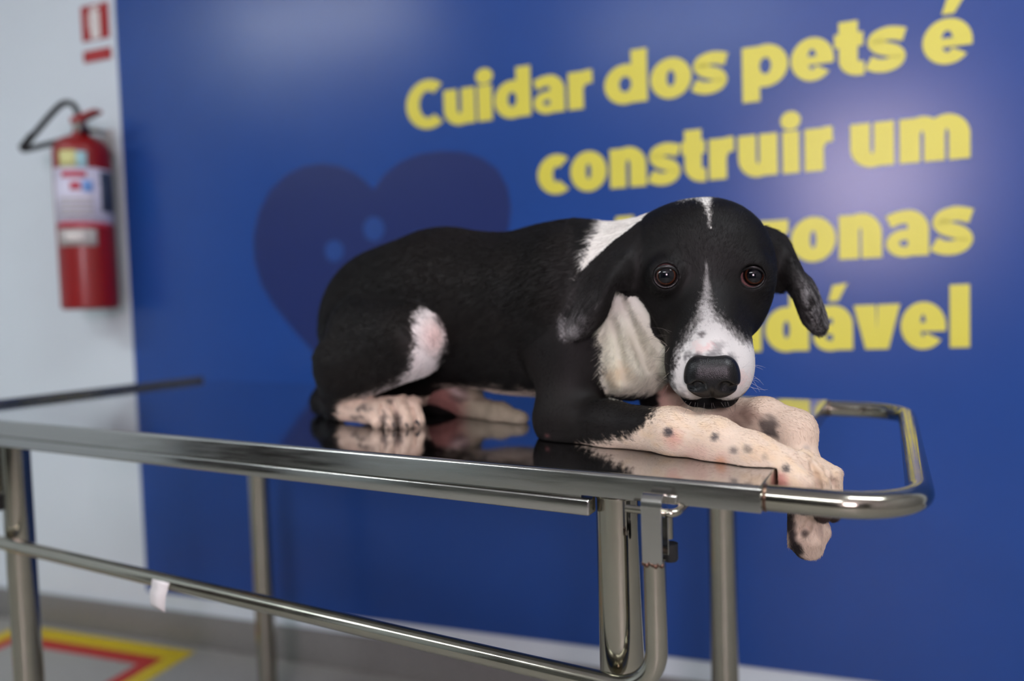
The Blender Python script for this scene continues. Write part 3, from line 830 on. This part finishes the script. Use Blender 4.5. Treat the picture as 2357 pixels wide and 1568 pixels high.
# ------------------------------------------------------------------ coat pattern, stored on the surface
def quick_mesh(name, v, f, m_):
    me = bpy.data.meshes.new(name); me.vertices.add(len(v)); me.vertices.foreach_set('co', np.ascontiguousarray(v, np.float32).ravel())
    n = f.shape[1]
    me.loops.add(f.size); me.loops.foreach_set('vertex_index', np.ascontiguousarray(f, np.int32).ravel())
    me.polygons.add(len(f)); me.polygons.foreach_set('loop_start', np.arange(0, f.size, n, dtype=np.int32))
    me.update(calc_edges=True); me.shade_smooth(); me.materials.append(m_)
    o = bpy.data.objects.new(name, me); COL.objects.link(o); return o

GN = ['torso', 'neck', 'near_fore', 'far_fore', 'near_hind', 'far_hind', 'tail', 'head', 'ear_left', 'ear_right']
def classify(P):
    best = np.full((len(P), len(GN)), 9.0); axis = np.zeros((len(P), 3)); bb = np.full(len(P), 9.0)
    for grp, kind, pr, k in PRIMS:
        if grp not in GN: continue
        lo, hi = bounds(kind, pr); m = np.all((P > lo - .04) & (P < hi + .04), 1)
        if not m.any(): continue
        gi = GN.index(grp); d = dist(kind, pr, P[m]); best[m, gi] = np.minimum(best[m, gi], d)
        if kind == 'cone' and grp not in ('head', 'neck'):
            i = np.where(m)[0][d < bb[m]]; bb[i] = d[d < bb[m]]; a = pr[1] - pr[0]; axis[i] = a / np.linalg.norm(a)
    best[:, GN.index('neck')] += .003
    for nm, S in EARP.items():
        m = np.all((P > S.min(0) - .01) & (P < S.max(0) + .01), 1); q = P[m]
        d = np.array([np.sqrt(((S - x) ** 2).sum(1).min()) for x in q]) if len(q) < 40000 else np.zeros(len(q)) + 9
        best[m, GN.index(nm)] = d - EAR_R - .001
    return best.argmin(1), axis

_w = rng.normal(size=(14, 3)); _ph = rng.uniform(0, 6.28, 14)
def nz(P, scale):
    """cheap smooth noise, about -1 .. 1"""
    q = P * scale; s = np.zeros(len(P))
    for i in range(14): s += np.sin(q @ _w[i] * (1 + .25 * (i % 5)) + _ph[i] + 1.7 * np.sin(q @ _w[(i + 5) % 14] * .7))
    return s / 4.2
def view_xy(P):
    d = P - CAM; z = d @ fw; return IW / 2 + FPX * (d @ rt) / z, IH / 2 - FPX * (d @ up) / z
def pdist(poly, x, y):
    """signed distance to a polygon, negative inside"""
    n = len(poly); best = np.full(len(x), 1e9); ins = np.zeros(len(x), bool)
    for i in range(n):
        (x0, y0), (x1, y1) = poly[i], poly[(i + 1) % n]; dx, dy = x1 - x0, y1 - y0
        t = np.clip(((x - x0) * dx + (y - y0) * dy) / (dx * dx + dy * dy), 0, 1)
        best = np.minimum(best, np.hypot(x - x0 - t * dx, y - y0 - t * dy))
        c = ((y0 > y) != (y1 > y)) & (x < (x1 - x0) * (y - y0) / ((y1 - y0) if y1 != y0 else 1e-9) + x0); ins ^= c
    return np.where(ins, -best, best)
def sm(d, w): return np.clip(.5 - d / (2 * w), 0, 1)

BLAZE = [(1625, 606), (1622, 660), (1614, 700), (1602, 735), (1580, 775), (1559, 815), (1546, 860), (1541, 895), (1550, 912), (1600, 930), (1640, 935),
         (1690, 924), (1740, 915), (1770, 850), (1760, 800), (1712, 782), (1684, 758), (1660, 738), (1641, 712), (1634, 688), (1630, 650), (1627, 606)]
CROWN = [(1560, 462), (1598, 456), (1615, 464), (1624, 480), (1629, 500), (1633, 525), (1635, 525), (1635, 500), (1634, 480), (1635, 466), (1642, 452), (1636, 430), (1560, 430)]
COLLAR = [(1400, 480), (1372, 530), (1350, 562), (1337, 600), (1329, 645), (1330, 690), (1358, 735), (1374, 770), (1385, 800), (1390, 850), (1384, 885), (1395, 930),
          (1470, 905), (1560, 900), (1600, 780), (1640, 700), (1700, 560), (1600, 420)]
FORE = [(1510, 925), (1503, 955), (1480, 985), (1440, 1004), (1380, 1017), (1325, 1027), (1310, 1080), (1800, 1400), (2100, 1400), (2100, 880), (1600, 880)]
KNEE = [(985, 700), (1030, 770), (1010, 850), (940, 905), (840, 925), (800, 925), (858, 903), (915, 882), (942, 850), (953, 800), (946, 745), (953, 722)]
FOOT = [(768, 938), (790, 920), (850, 912), (905, 908), (1000, 890), (1020, 1000), (780, 1000)]
BLACK, WHITE, CREAM = V(15, 13, 12), V(230, 228, 220), V(216, 197, 175)
PINK, GREY = V(205, 140, 128), V(120, 118, 116)

def coat(P, gi, rag=1.0):
    x, y = view_xy(P); c = np.tile(BLACK, (len(P), 1)); n1, n2, n3 = nz(P, 160), nz(P, 420), nz(P, 1100)
    def lay(m, col):
        nonlocal c
        m = np.clip(m, 0, 1)[:, None]; c = c * (1 - m) + np.asarray(col) * m
    isg = lambda *a: np.isin(gi, [GN.index(q) for q in a])
    body = isg('torso', 'neck', 'near_fore')
    c = c + V(5, 3.6, 2.4) * ((isg('near_hind') * 1.3 + isg('torso', 'near_fore')) * np.clip(.6 + .6 * nz(P, 22), 0, 1.4))[:, None]
    # collar and chest
    m = sm(pdist(COLLAR, x, y) + rag * 7 * n2 + 3 * n3, 5) * body * (P[:, 2] > Z0 + .05)
    m = np.where(isg('near_fore') & (x < 1392), 0, m)
    lay(m, WHITE)
    low = m * np.clip((y - 660) / 120, 0, 1)
    lay(low * .8, (208, 206, 184)); lay(low * sm(np.hypot((x - 1425) / 1.2, y - 862) - 22 + 12 * n1, 18) * .45, (200, 166, 126))
    lay(m * (y > 640) * sm(np.abs(x - 1440 - .45 * (y - 700) + 8 * n1) - 3, 6) * .35, (150, 140, 122))
    # fore legs
    nf = isg('near_fore'); m = sm(pdist(FORE, x, y) + rag * 7 * n2 + 4 * n3, 7) * nf
    lay(m, CREAM)
    lay(m * .22 * np.clip(n1, 0, 1), (220, 184, 132)); lay(m * .3 * np.clip(-n1, 0, 1), (216, 196, 178))
    for sx, sy, r, a in ((1548, 1008, 18, .5), (1795, 1108, 18, .8), (1600, 1050, 26, .2), (1660, 1058, 14, .3)):
        lay(m * sm(np.hypot(x - sx, y - sy) - r + 5 * n1, 12) * a, PINK)
    for sx, sy, r, a in ((1538, 996, 8, .9), (1643, 1006, 7, .75), (1686, 1037, 9, .5), (1722, 1034, 9, .45), (1760, 1050, 6, .3), (1808, 1078, 9, .85)):
        lay(m * sm(np.hypot(x - sx, y - sy) - r + 3 * n2, 5) * a, (62, 60, 62))
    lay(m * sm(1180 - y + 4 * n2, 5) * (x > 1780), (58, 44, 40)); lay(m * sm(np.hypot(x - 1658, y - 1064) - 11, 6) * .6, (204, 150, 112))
    lay(nf * sm(np.hypot(x - 1259, y - 1003) - 4, 4) * .7, (150, 90, 90))
    ff = isg('far_fore'); m = ff * sm(1512 - x + 8 * n1, 8)
    lay(m, (210, 190, 170)); lay(m * sm(np.hypot(x - 1720, y - 955) - 24 + 9 * n1, 12) * .55, (120, 95, 84))
    lay(m * sm(np.hypot(x - 1772, y - 985) - 22 + 8 * n1, 9) * .75, (70, 64, 62)); lay(m * sm(x - 1580 + 8 * n1, 20) * .6, (200, 150, 138))
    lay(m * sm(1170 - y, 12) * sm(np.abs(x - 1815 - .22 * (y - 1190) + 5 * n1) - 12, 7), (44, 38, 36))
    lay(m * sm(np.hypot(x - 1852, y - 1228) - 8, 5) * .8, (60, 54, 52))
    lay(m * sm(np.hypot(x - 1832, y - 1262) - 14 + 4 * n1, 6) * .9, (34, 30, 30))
    lay(m * sm(np.hypot(x - 1856, y - 1032) - 8, 5) * .35, (110, 108, 110))
    # hind legs
    nh = isg('near_hind'); m = sm(pdist(KNEE, x, y) + 7 * n2, 8) * nh
    lay(m, (224, 216, 212)); lay(m * sm(np.hypot((x - 1000) * 1.3, y - 770) - 32, 22) * .6, (222, 184, 176))
    m = sm(pdist(FOOT, x, y) + 6 * n2, 6) * (nh | (isg('torso') & (P[:, 2] < Z0 + .03))); lay(m, (214, 192, 172))
    for sx, sy, rx, ry in ((834, 938, 14, 7), (820, 962, 10, 5), (882, 966, 6, 10), (915, 966, 6, 10), (900, 922, 6, 5)):
        lay(m * sm((np.hypot((x - sx) / rx, (y - sy) / ry) - 1) * 6 + 5 * n1, 4) * .65, (74, 66, 64))
    fh = isg('far_hind'); lay(fh, (150, 106, 98)); lay(fh * sm(1062 - x, 20) * 1.0, (160, 150, 130)); lay(fh * sm(np.hypot(x - 1055, y - 905) - 20, 12) * .7, (66, 58, 56))
    lay(fh * sm(np.abs(x - 1010 - (y - 870) * 1.2) - 14, 12) * sm(y - 915, 6) * .7, (200, 180, 172))
    t = isg('torso'); lay(t * sm(P[:, 2] - Z0 - .047 + .004 * n1, .004) * (P[:, 0] > -.45), (196, 178, 162))
    # head
    hd = isg('head'); m = sm(pdist(BLAZE, x, y) + rag * (4 * n2 + 5 * n3) * np.clip((y - 640) / 60, .15, 1), np.interp(y, [620, 680, 740, 800, 850], [3, 8, 16, 14, 8])) * hd * (P @ HF > HE @ HF - .02)
    gr = np.clip((790 - y) / 120, 0, 1)
    lay(m, (208, 206, 201)); lay(m * gr * .6, (100, 98, 98))
    for sx, sy, r, a, col in ((1614, 768, 6, .7, (70, 66, 66)), (1655, 796, 16, .5, (105, 100, 100)), (1630, 796, 9, .7, (214, 168, 164)), (1612, 801, 16, .5, (220, 186, 180)),
                              (1705, 870, 22, .35, (226, 190, 182)), (1552, 890, 7, .6, (60, 58, 58)), (1548, 868, 5, .5, (60, 58, 58)), (1585, 818, 9, .7, (80, 78, 78)),
                              (1640, 828, 24, .6, (80, 78, 80)), (1602, 828, 16, .6, (78, 76, 78)), (1676, 828, 16, .6, (80, 78, 80)), (1565, 908, 12, .4, (80, 74, 72))):
        lay(m * sm(np.hypot(x - sx, (y - sy) * 1.3) - r + 6 * n2, 7) * a, col)
    mouth = np.interp(x, [1530, 1548, 1570, 1600, 1636, 1670, 1700, 1720], [893, 911, 920, 926, 930, 926, 917, 900])
    lay(hd * sm(mouth - y + 1.5 * n3, 3), (18, 16, 16)); lay(hd * (((P - HE) @ HU) < -.062) * (((P - HE) @ HF) > .03), (18, 16, 16))
    lay(sm(pdist(CROWN, x, y) + rag * 3 * n3, 3.5) * (hd | body) * (y < 540), WHITE)
    lay(hd * sm(np.hypot(x - 1625, y - 575) - 60 + 20 * n1, 40) * .10, GREY)
    # greying ears
    c = np.where((isg('ear_left', 'ear_right'))[:, None], c + V(7, 7, 7), c)
    el, er = isg('ear_left'), isg('ear_right')
    a = np.clip((y - 640) / 130, 0, 1) * np.clip((1395 - x) / 70, 0, 1); lay(el * a * np.clip(.42 + .5 * n2 + .3 * n3, 0, .9), (150, 148, 148))
    lay(el * sm(np.hypot(x - 1315, y - 760) - 16 + 8 * n2, 10) * .55, (190, 186, 184))
    a = np.clip((y - 600) / 70, 0, 1) * np.clip((x - 1815 - .25 * (y - 640)) / 30, 0, 1); lay(er * a * np.clip(.38 + .55 * n2 + .35 * n3, 0, .9), (150, 150, 150))
    return np.clip(c, 8, 245)
def to_lin(c):
    c = c / 255.0; return np.where(c <= .04045, c / 12.92, ((c + .055) / 1.055) ** 2.4)

def coat_material(name, rough, spec, sheen=0.0):
    m = bpy.data.materials.new(name); m.use_nodes = True; b = m.node_tree.nodes['Principled BSDF']
    a = m.node_tree.nodes.new('ShaderNodeAttribute'); a.attribute_name = 'coat'
    m.node_tree.links.new(a.outputs['Color'], b.inputs['Base Color'])
    b.inputs['Roughness'].default_value = rough; b.inputs['Specular IOR Level'].default_value = spec
    b.inputs['Sheen Weight'].default_value = sheen
    return m
dog = quick_mesh('dog', DV, DF, coat_material('dog_coat', .6, .2)); dog.matrix_world = G
tag(dog, 'black and white short-haired dog lying on the steel table, facing the viewer', 'dog')
gi, axis = classify(DV)
colr = coat(DV, gi)
at_ = dog.data.attributes.new('coat', 'FLOAT_COLOR', 'POINT')
at_.data.foreach_set('color', np.concatenate([to_lin(colr), np.ones((len(DV), 1))], 1).astype(np.float32).ravel())
vn = np.zeros(len(DV) * 3, np.float32); dog.data.vertex_normals.foreach_get('vector', vn); vn = vn.reshape(-1, 3).astype(float)

# ------------------------------------------------------------------ fur
def strands(name, pts, radii, cols, material, parent):
    """pts (n,k,3), radii (n,k), cols (n,3)"""
    n, k, _ = pts.shape
    hc = bpy.data.hair_curves.new(name); hc.add_curves([k] * n)
    hc.attributes['position'].data.foreach_set('vector', np.ascontiguousarray(pts, np.float32).ravel())
    ra = hc.attributes.get('radius') or hc.attributes.new('radius', 'FLOAT', 'POINT')
    ra.data.foreach_set('value', np.ascontiguousarray(radii, np.float32).ravel())
    ca = hc.attributes.new('coat', 'FLOAT_COLOR', 'CURVE')
    ca.data.foreach_set('color', np.concatenate([cols, np.ones((n, 1))], 1).astype(np.float32).ravel())
    hc.materials.append(material)
    o = bpy.data.objects.new(name, hc); COL.objects.link(o); o.parent = parent; tag(o, kind='stuff'); return o

FUR_N = 300000
A_, B_, C_, D_ = (DV[DF[:, k]] for k in range(4))
area = np.linalg.norm(np.cross(C_ - A_, D_ - B_), axis=1) / 2
fg = gi[DF[:, 0]]
DENS = dict(torso=.30, neck=.75, near_fore=1.0, far_fore=.8, near_hind=.35, far_hind=.3, tail=.2, head=1.5, ear_left=1.2, ear_right=1.2)
wt = area * np.array([DENS[q] for q in GN])[fg]
fi = rng.choice(len(DF), FUR_N, p=wt / wt.sum()); uu, vv = rng.random((2, FUR_N, 1))
bil = lambda X: (1 - uu) * (1 - vv) * X[DF[fi, 0]] + uu * (1 - vv) * X[DF[fi, 1]] + uu * vv * X[DF[fi, 2]] + (1 - uu) * vv * X[DF[fi, 3]]
root = bil(DV); nor = bil(vn); nor /= np.linalg.norm(nor, axis=1)[:, None]; g_i = fg[fi]
flow = axis[DF[fi, 0]].copy()
hm = g_i == GN.index('head')
loc = root - HE; ls = loc @ HS
flow[hm] = -HF + HS * (np.sign(ls[hm]) * np.clip(np.abs(ls[hm]) / .05, 0, 1) * .5)[:, None] - HU * .25
flow[g_i == GN.index('ear_left')] = at(1310, 770, .78) - at(1440, 590, .78)
flow[g_i == GN.index('ear_right')] = at(1900, 770, .79) - at(1800, 560, .80)
flow[g_i == GN.index('torso')] = V(-1, 0, -.35)
flow[g_i == GN.index('neck')] = at(1370, 720, .86) - at(1540, 560, .83)
nh_ = g_i == GN.index('near_hind'); flow[nh_ & (np.linalg.norm(flow, axis=1) < .1)] = V(.2, 0, -1)
flow += rng.normal(scale=.18, size=flow.shape) * np.maximum(np.linalg.norm(flow, axis=1), .1)[:, None]
flow -= nor * (flow * nor).sum(1)[:, None]; flow /= np.maximum(np.linalg.norm(flow, axis=1), 1e-6)[:, None]
FLEN = dict(torso=11, neck=10, near_fore=4.4, far_fore=4.6, near_hind=9, far_hind=8, tail=12, head=5.0, ear_left=6.5, ear_right=6.5)
ln = np.array([FLEN[q] for q in GN])[g_i] / 1000 * rng.uniform(.6, 1.15, FUR_N)
fz = loc @ HF; ln = np.where(hm, ln * np.clip(1.05 - fz / .14, .45, 1.1), ln)
keep = np.ones(FUR_N, bool)
NOSE_C = H(3, 112, -22)
for c_, _g in EYES: keep &= np.linalg.norm(root - c_, axis=1) > .0165
keep &= ~(hm & (np.abs((root - NOSE_C) @ HS) < .024) & (((root - NOSE_C) @ HF) > -.012) & (np.abs((root - NOSE_C) @ HU + .002) < .019))
keep &= root[:, 2] + nor[:, 2] * .002 > np.where((root[:, 0] < 0) & (root[:, 1] > 0), Z0 + .0008, -9)
root, nor, flow, ln, g_i = root[keep], nor[keep], flow[keep], ln[keep], g_i[keep]; n = len(root)
lift = rng.uniform(.14, .36, n)[:, None]
t = np.array([0, .35, .7, 1.0])
pts = root[:, None] - nor[:, None] * .0004 + ln[:, None, None] * (flow[:, None] * t[None, :, None] + nor[:, None] * (lift[:, None] * (t - .45 * t * t)[None, :, None]))
on = (root[:, 0] < .0) & (root[:, 1] > 0); pts[on, :, 2] = np.maximum(pts[on, :, 2], Z0 + .0003)
rad0 = np.where(np.isin(g_i, [GN.index(q) for q in ('torso', 'near_hind', 'far_hind', 'tail')]), .00020, .000105)
rads = rad0[:, None] * np.array([1, .9, .6, .12])[None]
hcol = coat(root + rng.normal(size=root.shape) * np.where(g_i == GN.index('head'), .0021, .0013)[:, None], g_i) * rng.uniform(.82, 1.12, (n, 1))
_, hy = view_xy(root); pep = (g_i == GN.index('head')) & (hcol.mean(1) > 110) & (hcol.mean(1) > 60) & (rng.random(n) < np.interp(hy, [620, 690, 750, 800, 830], [.4, .6, .55, .38, .2]))
hcol = np.where(pep[:, None], hcol * .22, hcol)
dark = hcol.mean(1) < 60
hcol = np.where((dark & (rng.random(n) < .02))[:, None], hcol + 18, hcol)
strands('fur', pts, rads, to_lin(np.clip(hcol, 4, 250)), coat_material('fur_strand', .42, .22), dog)

# ------------------------------------------------------------------ nose, eyes, lids, claws, whiskers
def small_field(prims, carve, step, pad=.004):
    lo = np.min([bounds(k, p)[0] for k, p, _ in prims], 0) - pad; hi = np.max([bounds(k, p)[1] for k, p, _ in prims], 0) + pad
    n = np.ceil((hi - lo) / step).astype(int) + 1
    P = np.stack(np.meshgrid(*[lo[i] + step * np.arange(n[i]) for i in range(3)], indexing='ij'), -1)
    g = np.full(n, 1.0)
    for k, p, b in prims: g = smin(g, dist(k, p, P), b)
    for k, p, b in carve: g = -smin(-g, dist(k, p, P), b)
    return g, lo, step, n
def mesh_field(args, sm_n=3):
    global LO, GS, NX, NY, NZ
    keep_ = (LO, GS, NX, NY, NZ); g, LO, GS, (NX, NY, NZ) = args
    v, f = surface_nets(g); LO, GS, NX, NY, NZ = keep_
    return smooth(v, f, sm_n), f
def E_(s, f, u, rs, rf, ru, b=.004): return ('ell', (H(s, f, u), np.array([rs, rf, ru]) / 1000, HAX), b)
def K2(a, ra, b_, rb, b=.003): return ('cone', (H(*a), H(*b_), ra / 1000, rb / 1000), b)
nose_p = [K2((-8, 106, -16), 13, (14, 106, -16), 13, .008), K2((-9.5, 114, -23), 13.0, (15.5, 114, -23), 13.0, .008), K2((-3, 115, -33), 9.0, (9, 115, -33), 9.0, .012)]
nose_c = []
for sg in (-1, 1):
    nose_c += [E_(3 + sg * 12.5, 128.5, -17.5, 6.6, 8, 5.2, .003), K2((3 + sg * 16, 126, -20), 3.6, (3 + sg * 25, 116, -28), 1.6, .003)]
nose_c += [K2((3, 128.5, -16), .6, (3, 124, -42), .9, .003)]
nv, nf_ = mesh_field(small_field(nose_p, nose_c, .0007), 4)
nose_m = mat('nose_leather', (10, 10, 11), .34, spec=.4, bump=.35, bscale=900, noise=.2, nscale=500)
nose = quick_mesh('nose', nv, nf_, nose_m); nose.parent = dog
nose['label'] = 'shiny black nose leather'

def eye_material():
    m = bpy.data.materials.new('eye'); m.use_nodes = True; nt = m.node_tree; b = nt.nodes['Principled BSDF']
    tc = nt.nodes.new('ShaderNodeTexCoord'); sx = nt.nodes.new('ShaderNodeSeparateXYZ'); nt.links.new(tc.outputs['Object'], sx.inputs[0])
    r = nt.nodes.new('ShaderNodeVectorMath'); r.operation = 'LENGTH'; cx = nt.nodes.new('ShaderNodeCombineXYZ')
    nt.links.new(sx.outputs['X'], cx.inputs['X']); nt.links.new(sx.outputs['Y'], cx.inputs['Y']); nt.links.new(cx.outputs[0], r.inputs[0])
    ns = nt.nodes.new('ShaderNodeTexNoise'); ns.inputs['Scale'].default_value = 900; nt.links.new(tc.outputs['Object'], ns.inputs['Vector'])
    ad = nt.nodes.new('ShaderNodeMath'); ad.operation = 'MULTIPLY_ADD'; ad.inputs[1].default_value = .0010; nt.links.new(ns.outputs['Fac'], ad.inputs[0]); nt.links.new(r.outputs['Value'], ad.inputs[2])
    dv = nt.nodes.new('ShaderNodeMath'); dv.operation = 'DIVIDE'; dv.inputs[1].default_value = RE; nt.links.new(ad.outputs[0], dv.inputs[0])
    cr = nt.nodes.new('ShaderNodeValToRGB'); e = cr.color_ramp.elements
    e[0].position = 0; e[0].color = lin((8, 10, 16)); e[1].position = 1; e[1].color = lin((190, 140, 136))
    for p, c in ((.57, (8, 9, 13)), (.61, (34, 19, 13)), (.67, (72, 38, 22)), (.72, (36, 20, 14)), (.76, (12, 9, 9)), (.83, (26, 19, 19)), (.89, (170, 120, 118))):
        q = e.new(p); q.color = lin(c)
    nt.links.new(dv.outputs[0], cr.inputs[0]); nt.links.new(cr.outputs[0], b.inputs['Base Color'])
    b.inputs['Roughness'].default_value = .5; b.inputs['Specular IOR Level'].default_value = 0.0; b.inputs['Coat Weight'].default_value = 1; b.inputs['Coat Roughness'].default_value = .015; b.inputs['Coat IOR'].default_value = 1.45
    return m
em = eye_material(); lid_m = mat('eye_rim', (17, 15, 15), .36)
for (c_, gz), tilt in zip(EYES, (0, 0)):
    z = gz / np.linalg.norm(gz); x = np.cross(up, z); x /= np.linalg.norm(x); y = np.cross(z, x)
    b = MB().lathe([(RE * math.sin(a), -RE * math.cos(a)) for a in np.linspace(.02, math.pi - .02, 36)], 48)
    eo = b.build('eyeball', em, dog, True, None, 80)
    eo.matrix_parent_inverse = Matrix(); eo.matrix_basis = Matrix([[x[i], y[i], z[i], c_[i]] for i in range(3)] + [[0, 0, 0, 1]])
    v_ = (CAM - c_) / np.linalg.norm(CAM - c_); ex = np.cross(up, v_); ex /= np.linalg.norm(ex); ey = np.cross(v_, ex)
    lp = []
    for k in range(49):
        a = 2 * math.pi * k / 48
        rx, ry = .0120, .0113 if math.sin(a) < 0 else .0096
        q = ex * rx * math.cos(a) + ey * ry * math.sin(a); rr = np.linalg.norm(q)
        lp.append(c_ + q + v_ * (math.sqrt(max(0, (RE + .0004) ** 2 - rr * rr)) + .0002))
    MB().tube(lp, [.0011 + .0010 * max(0, math.sin(2 * math.pi * k / 48)) for k in range(49)], 10, False).build('eyelid', lid_m, dog)

claw_m = mat('claw', (58, 50, 46), .4)
def claw(a, b, r, bend):
    a, b = np.array(a), np.array(b); d = b - a; mid = a + d * .55 + bend
    MB().tube(spline([a, mid, b], 5), np.linspace(r, r * .25, 11), 10).build('claw', claw_m, dog)
for tl_, dn in ((TOES[1], (5, 17)), (TOES[2], (5, 15))):
    q = tl_[4]; claw(at(q[0], q[1], q[2] - .004), at(q[0] + dn[0], q[1] + dn[1], q[2]), .0032, V(0, -.001, 0))
for q, e in (((1852, 1266, .689), (1845, 1282, .688)), ((1870, 1270, .688), (1874, 1287, .687)), ((1880, 1258, .693), (1882, 1278, .692))):
    claw(at(*q), at(*e), .0030, V(0, 0, 0))
for q, e in (((902, 972, .917), (908, 986, .914)), ((933, 972, .917), (939, 985, .914)), ((958, 970, .923), (966, 981, .920))):
    claw(at(*q), at(*e), .0030, V(0, 0, .001))

wp, wc = [], []
def whisker(x, y, d, dx, dy, sag, col):
    a = at(x, y, d); b = at(x + dx, y + dy, d - .004 + .01 * rng.random()); m_ = (a + b) / 2 + (up * -sag + rng.normal(scale=.0008, size=3))
    wp.append([(1 - s_) ** 2 * a + 2 * s_ * (1 - s_) * m_ + s_ * s_ * b for s_ in np.linspace(0, 1, 6)]); wc.append(V(*col))
for k in range(15):
    yy = rng.uniform(835, 900); whisker(1708 + rng.uniform(-4, 4), yy, .688, rng.uniform(15, 62), rng.uniform(-28, 45), rng.uniform(-.012, .004), (200, 198, 196))
for k in range(16):
    yy = rng.uniform(790, 890); whisker(1534 + rng.uniform(-4, 6), yy, .692, -rng.uniform(12, 40), rng.uniform(-20, 34), rng.uniform(-.006, .004), (120, 112, 100) if k % 2 else (40, 36, 34))
for k in range(14):
    xx = rng.uniform(1555, 1705); whisker(xx, 920 + 8 * math.sin((xx - 1555) / 150 * math.pi), .682, rng.uniform(-14, 14) + (xx - 1630) * .12, rng.uniform(10, 30), .001, (70, 66, 62))
for k in range(4): whisker(1528 + k * 6, 776 - 4 * k, .71, -rng.uniform(30, 60), rng.uniform(-12, 14), -.004, (50, 44, 40))
for k in range(4): whisker(1712 - 2 * k, 780 + 6 * k, .71, rng.uniform(10, 30), rng.uniform(-10, 12), -.004, (40, 36, 34))
wp = np.array(wp); strands('whiskers', wp, np.tile(np.array([.00012, .00012, .0001, .00008, .00006, .00003]), (len(wp), 1)), to_lin(np.array(wc)), coat_material('whisker', .4, .4), dog)
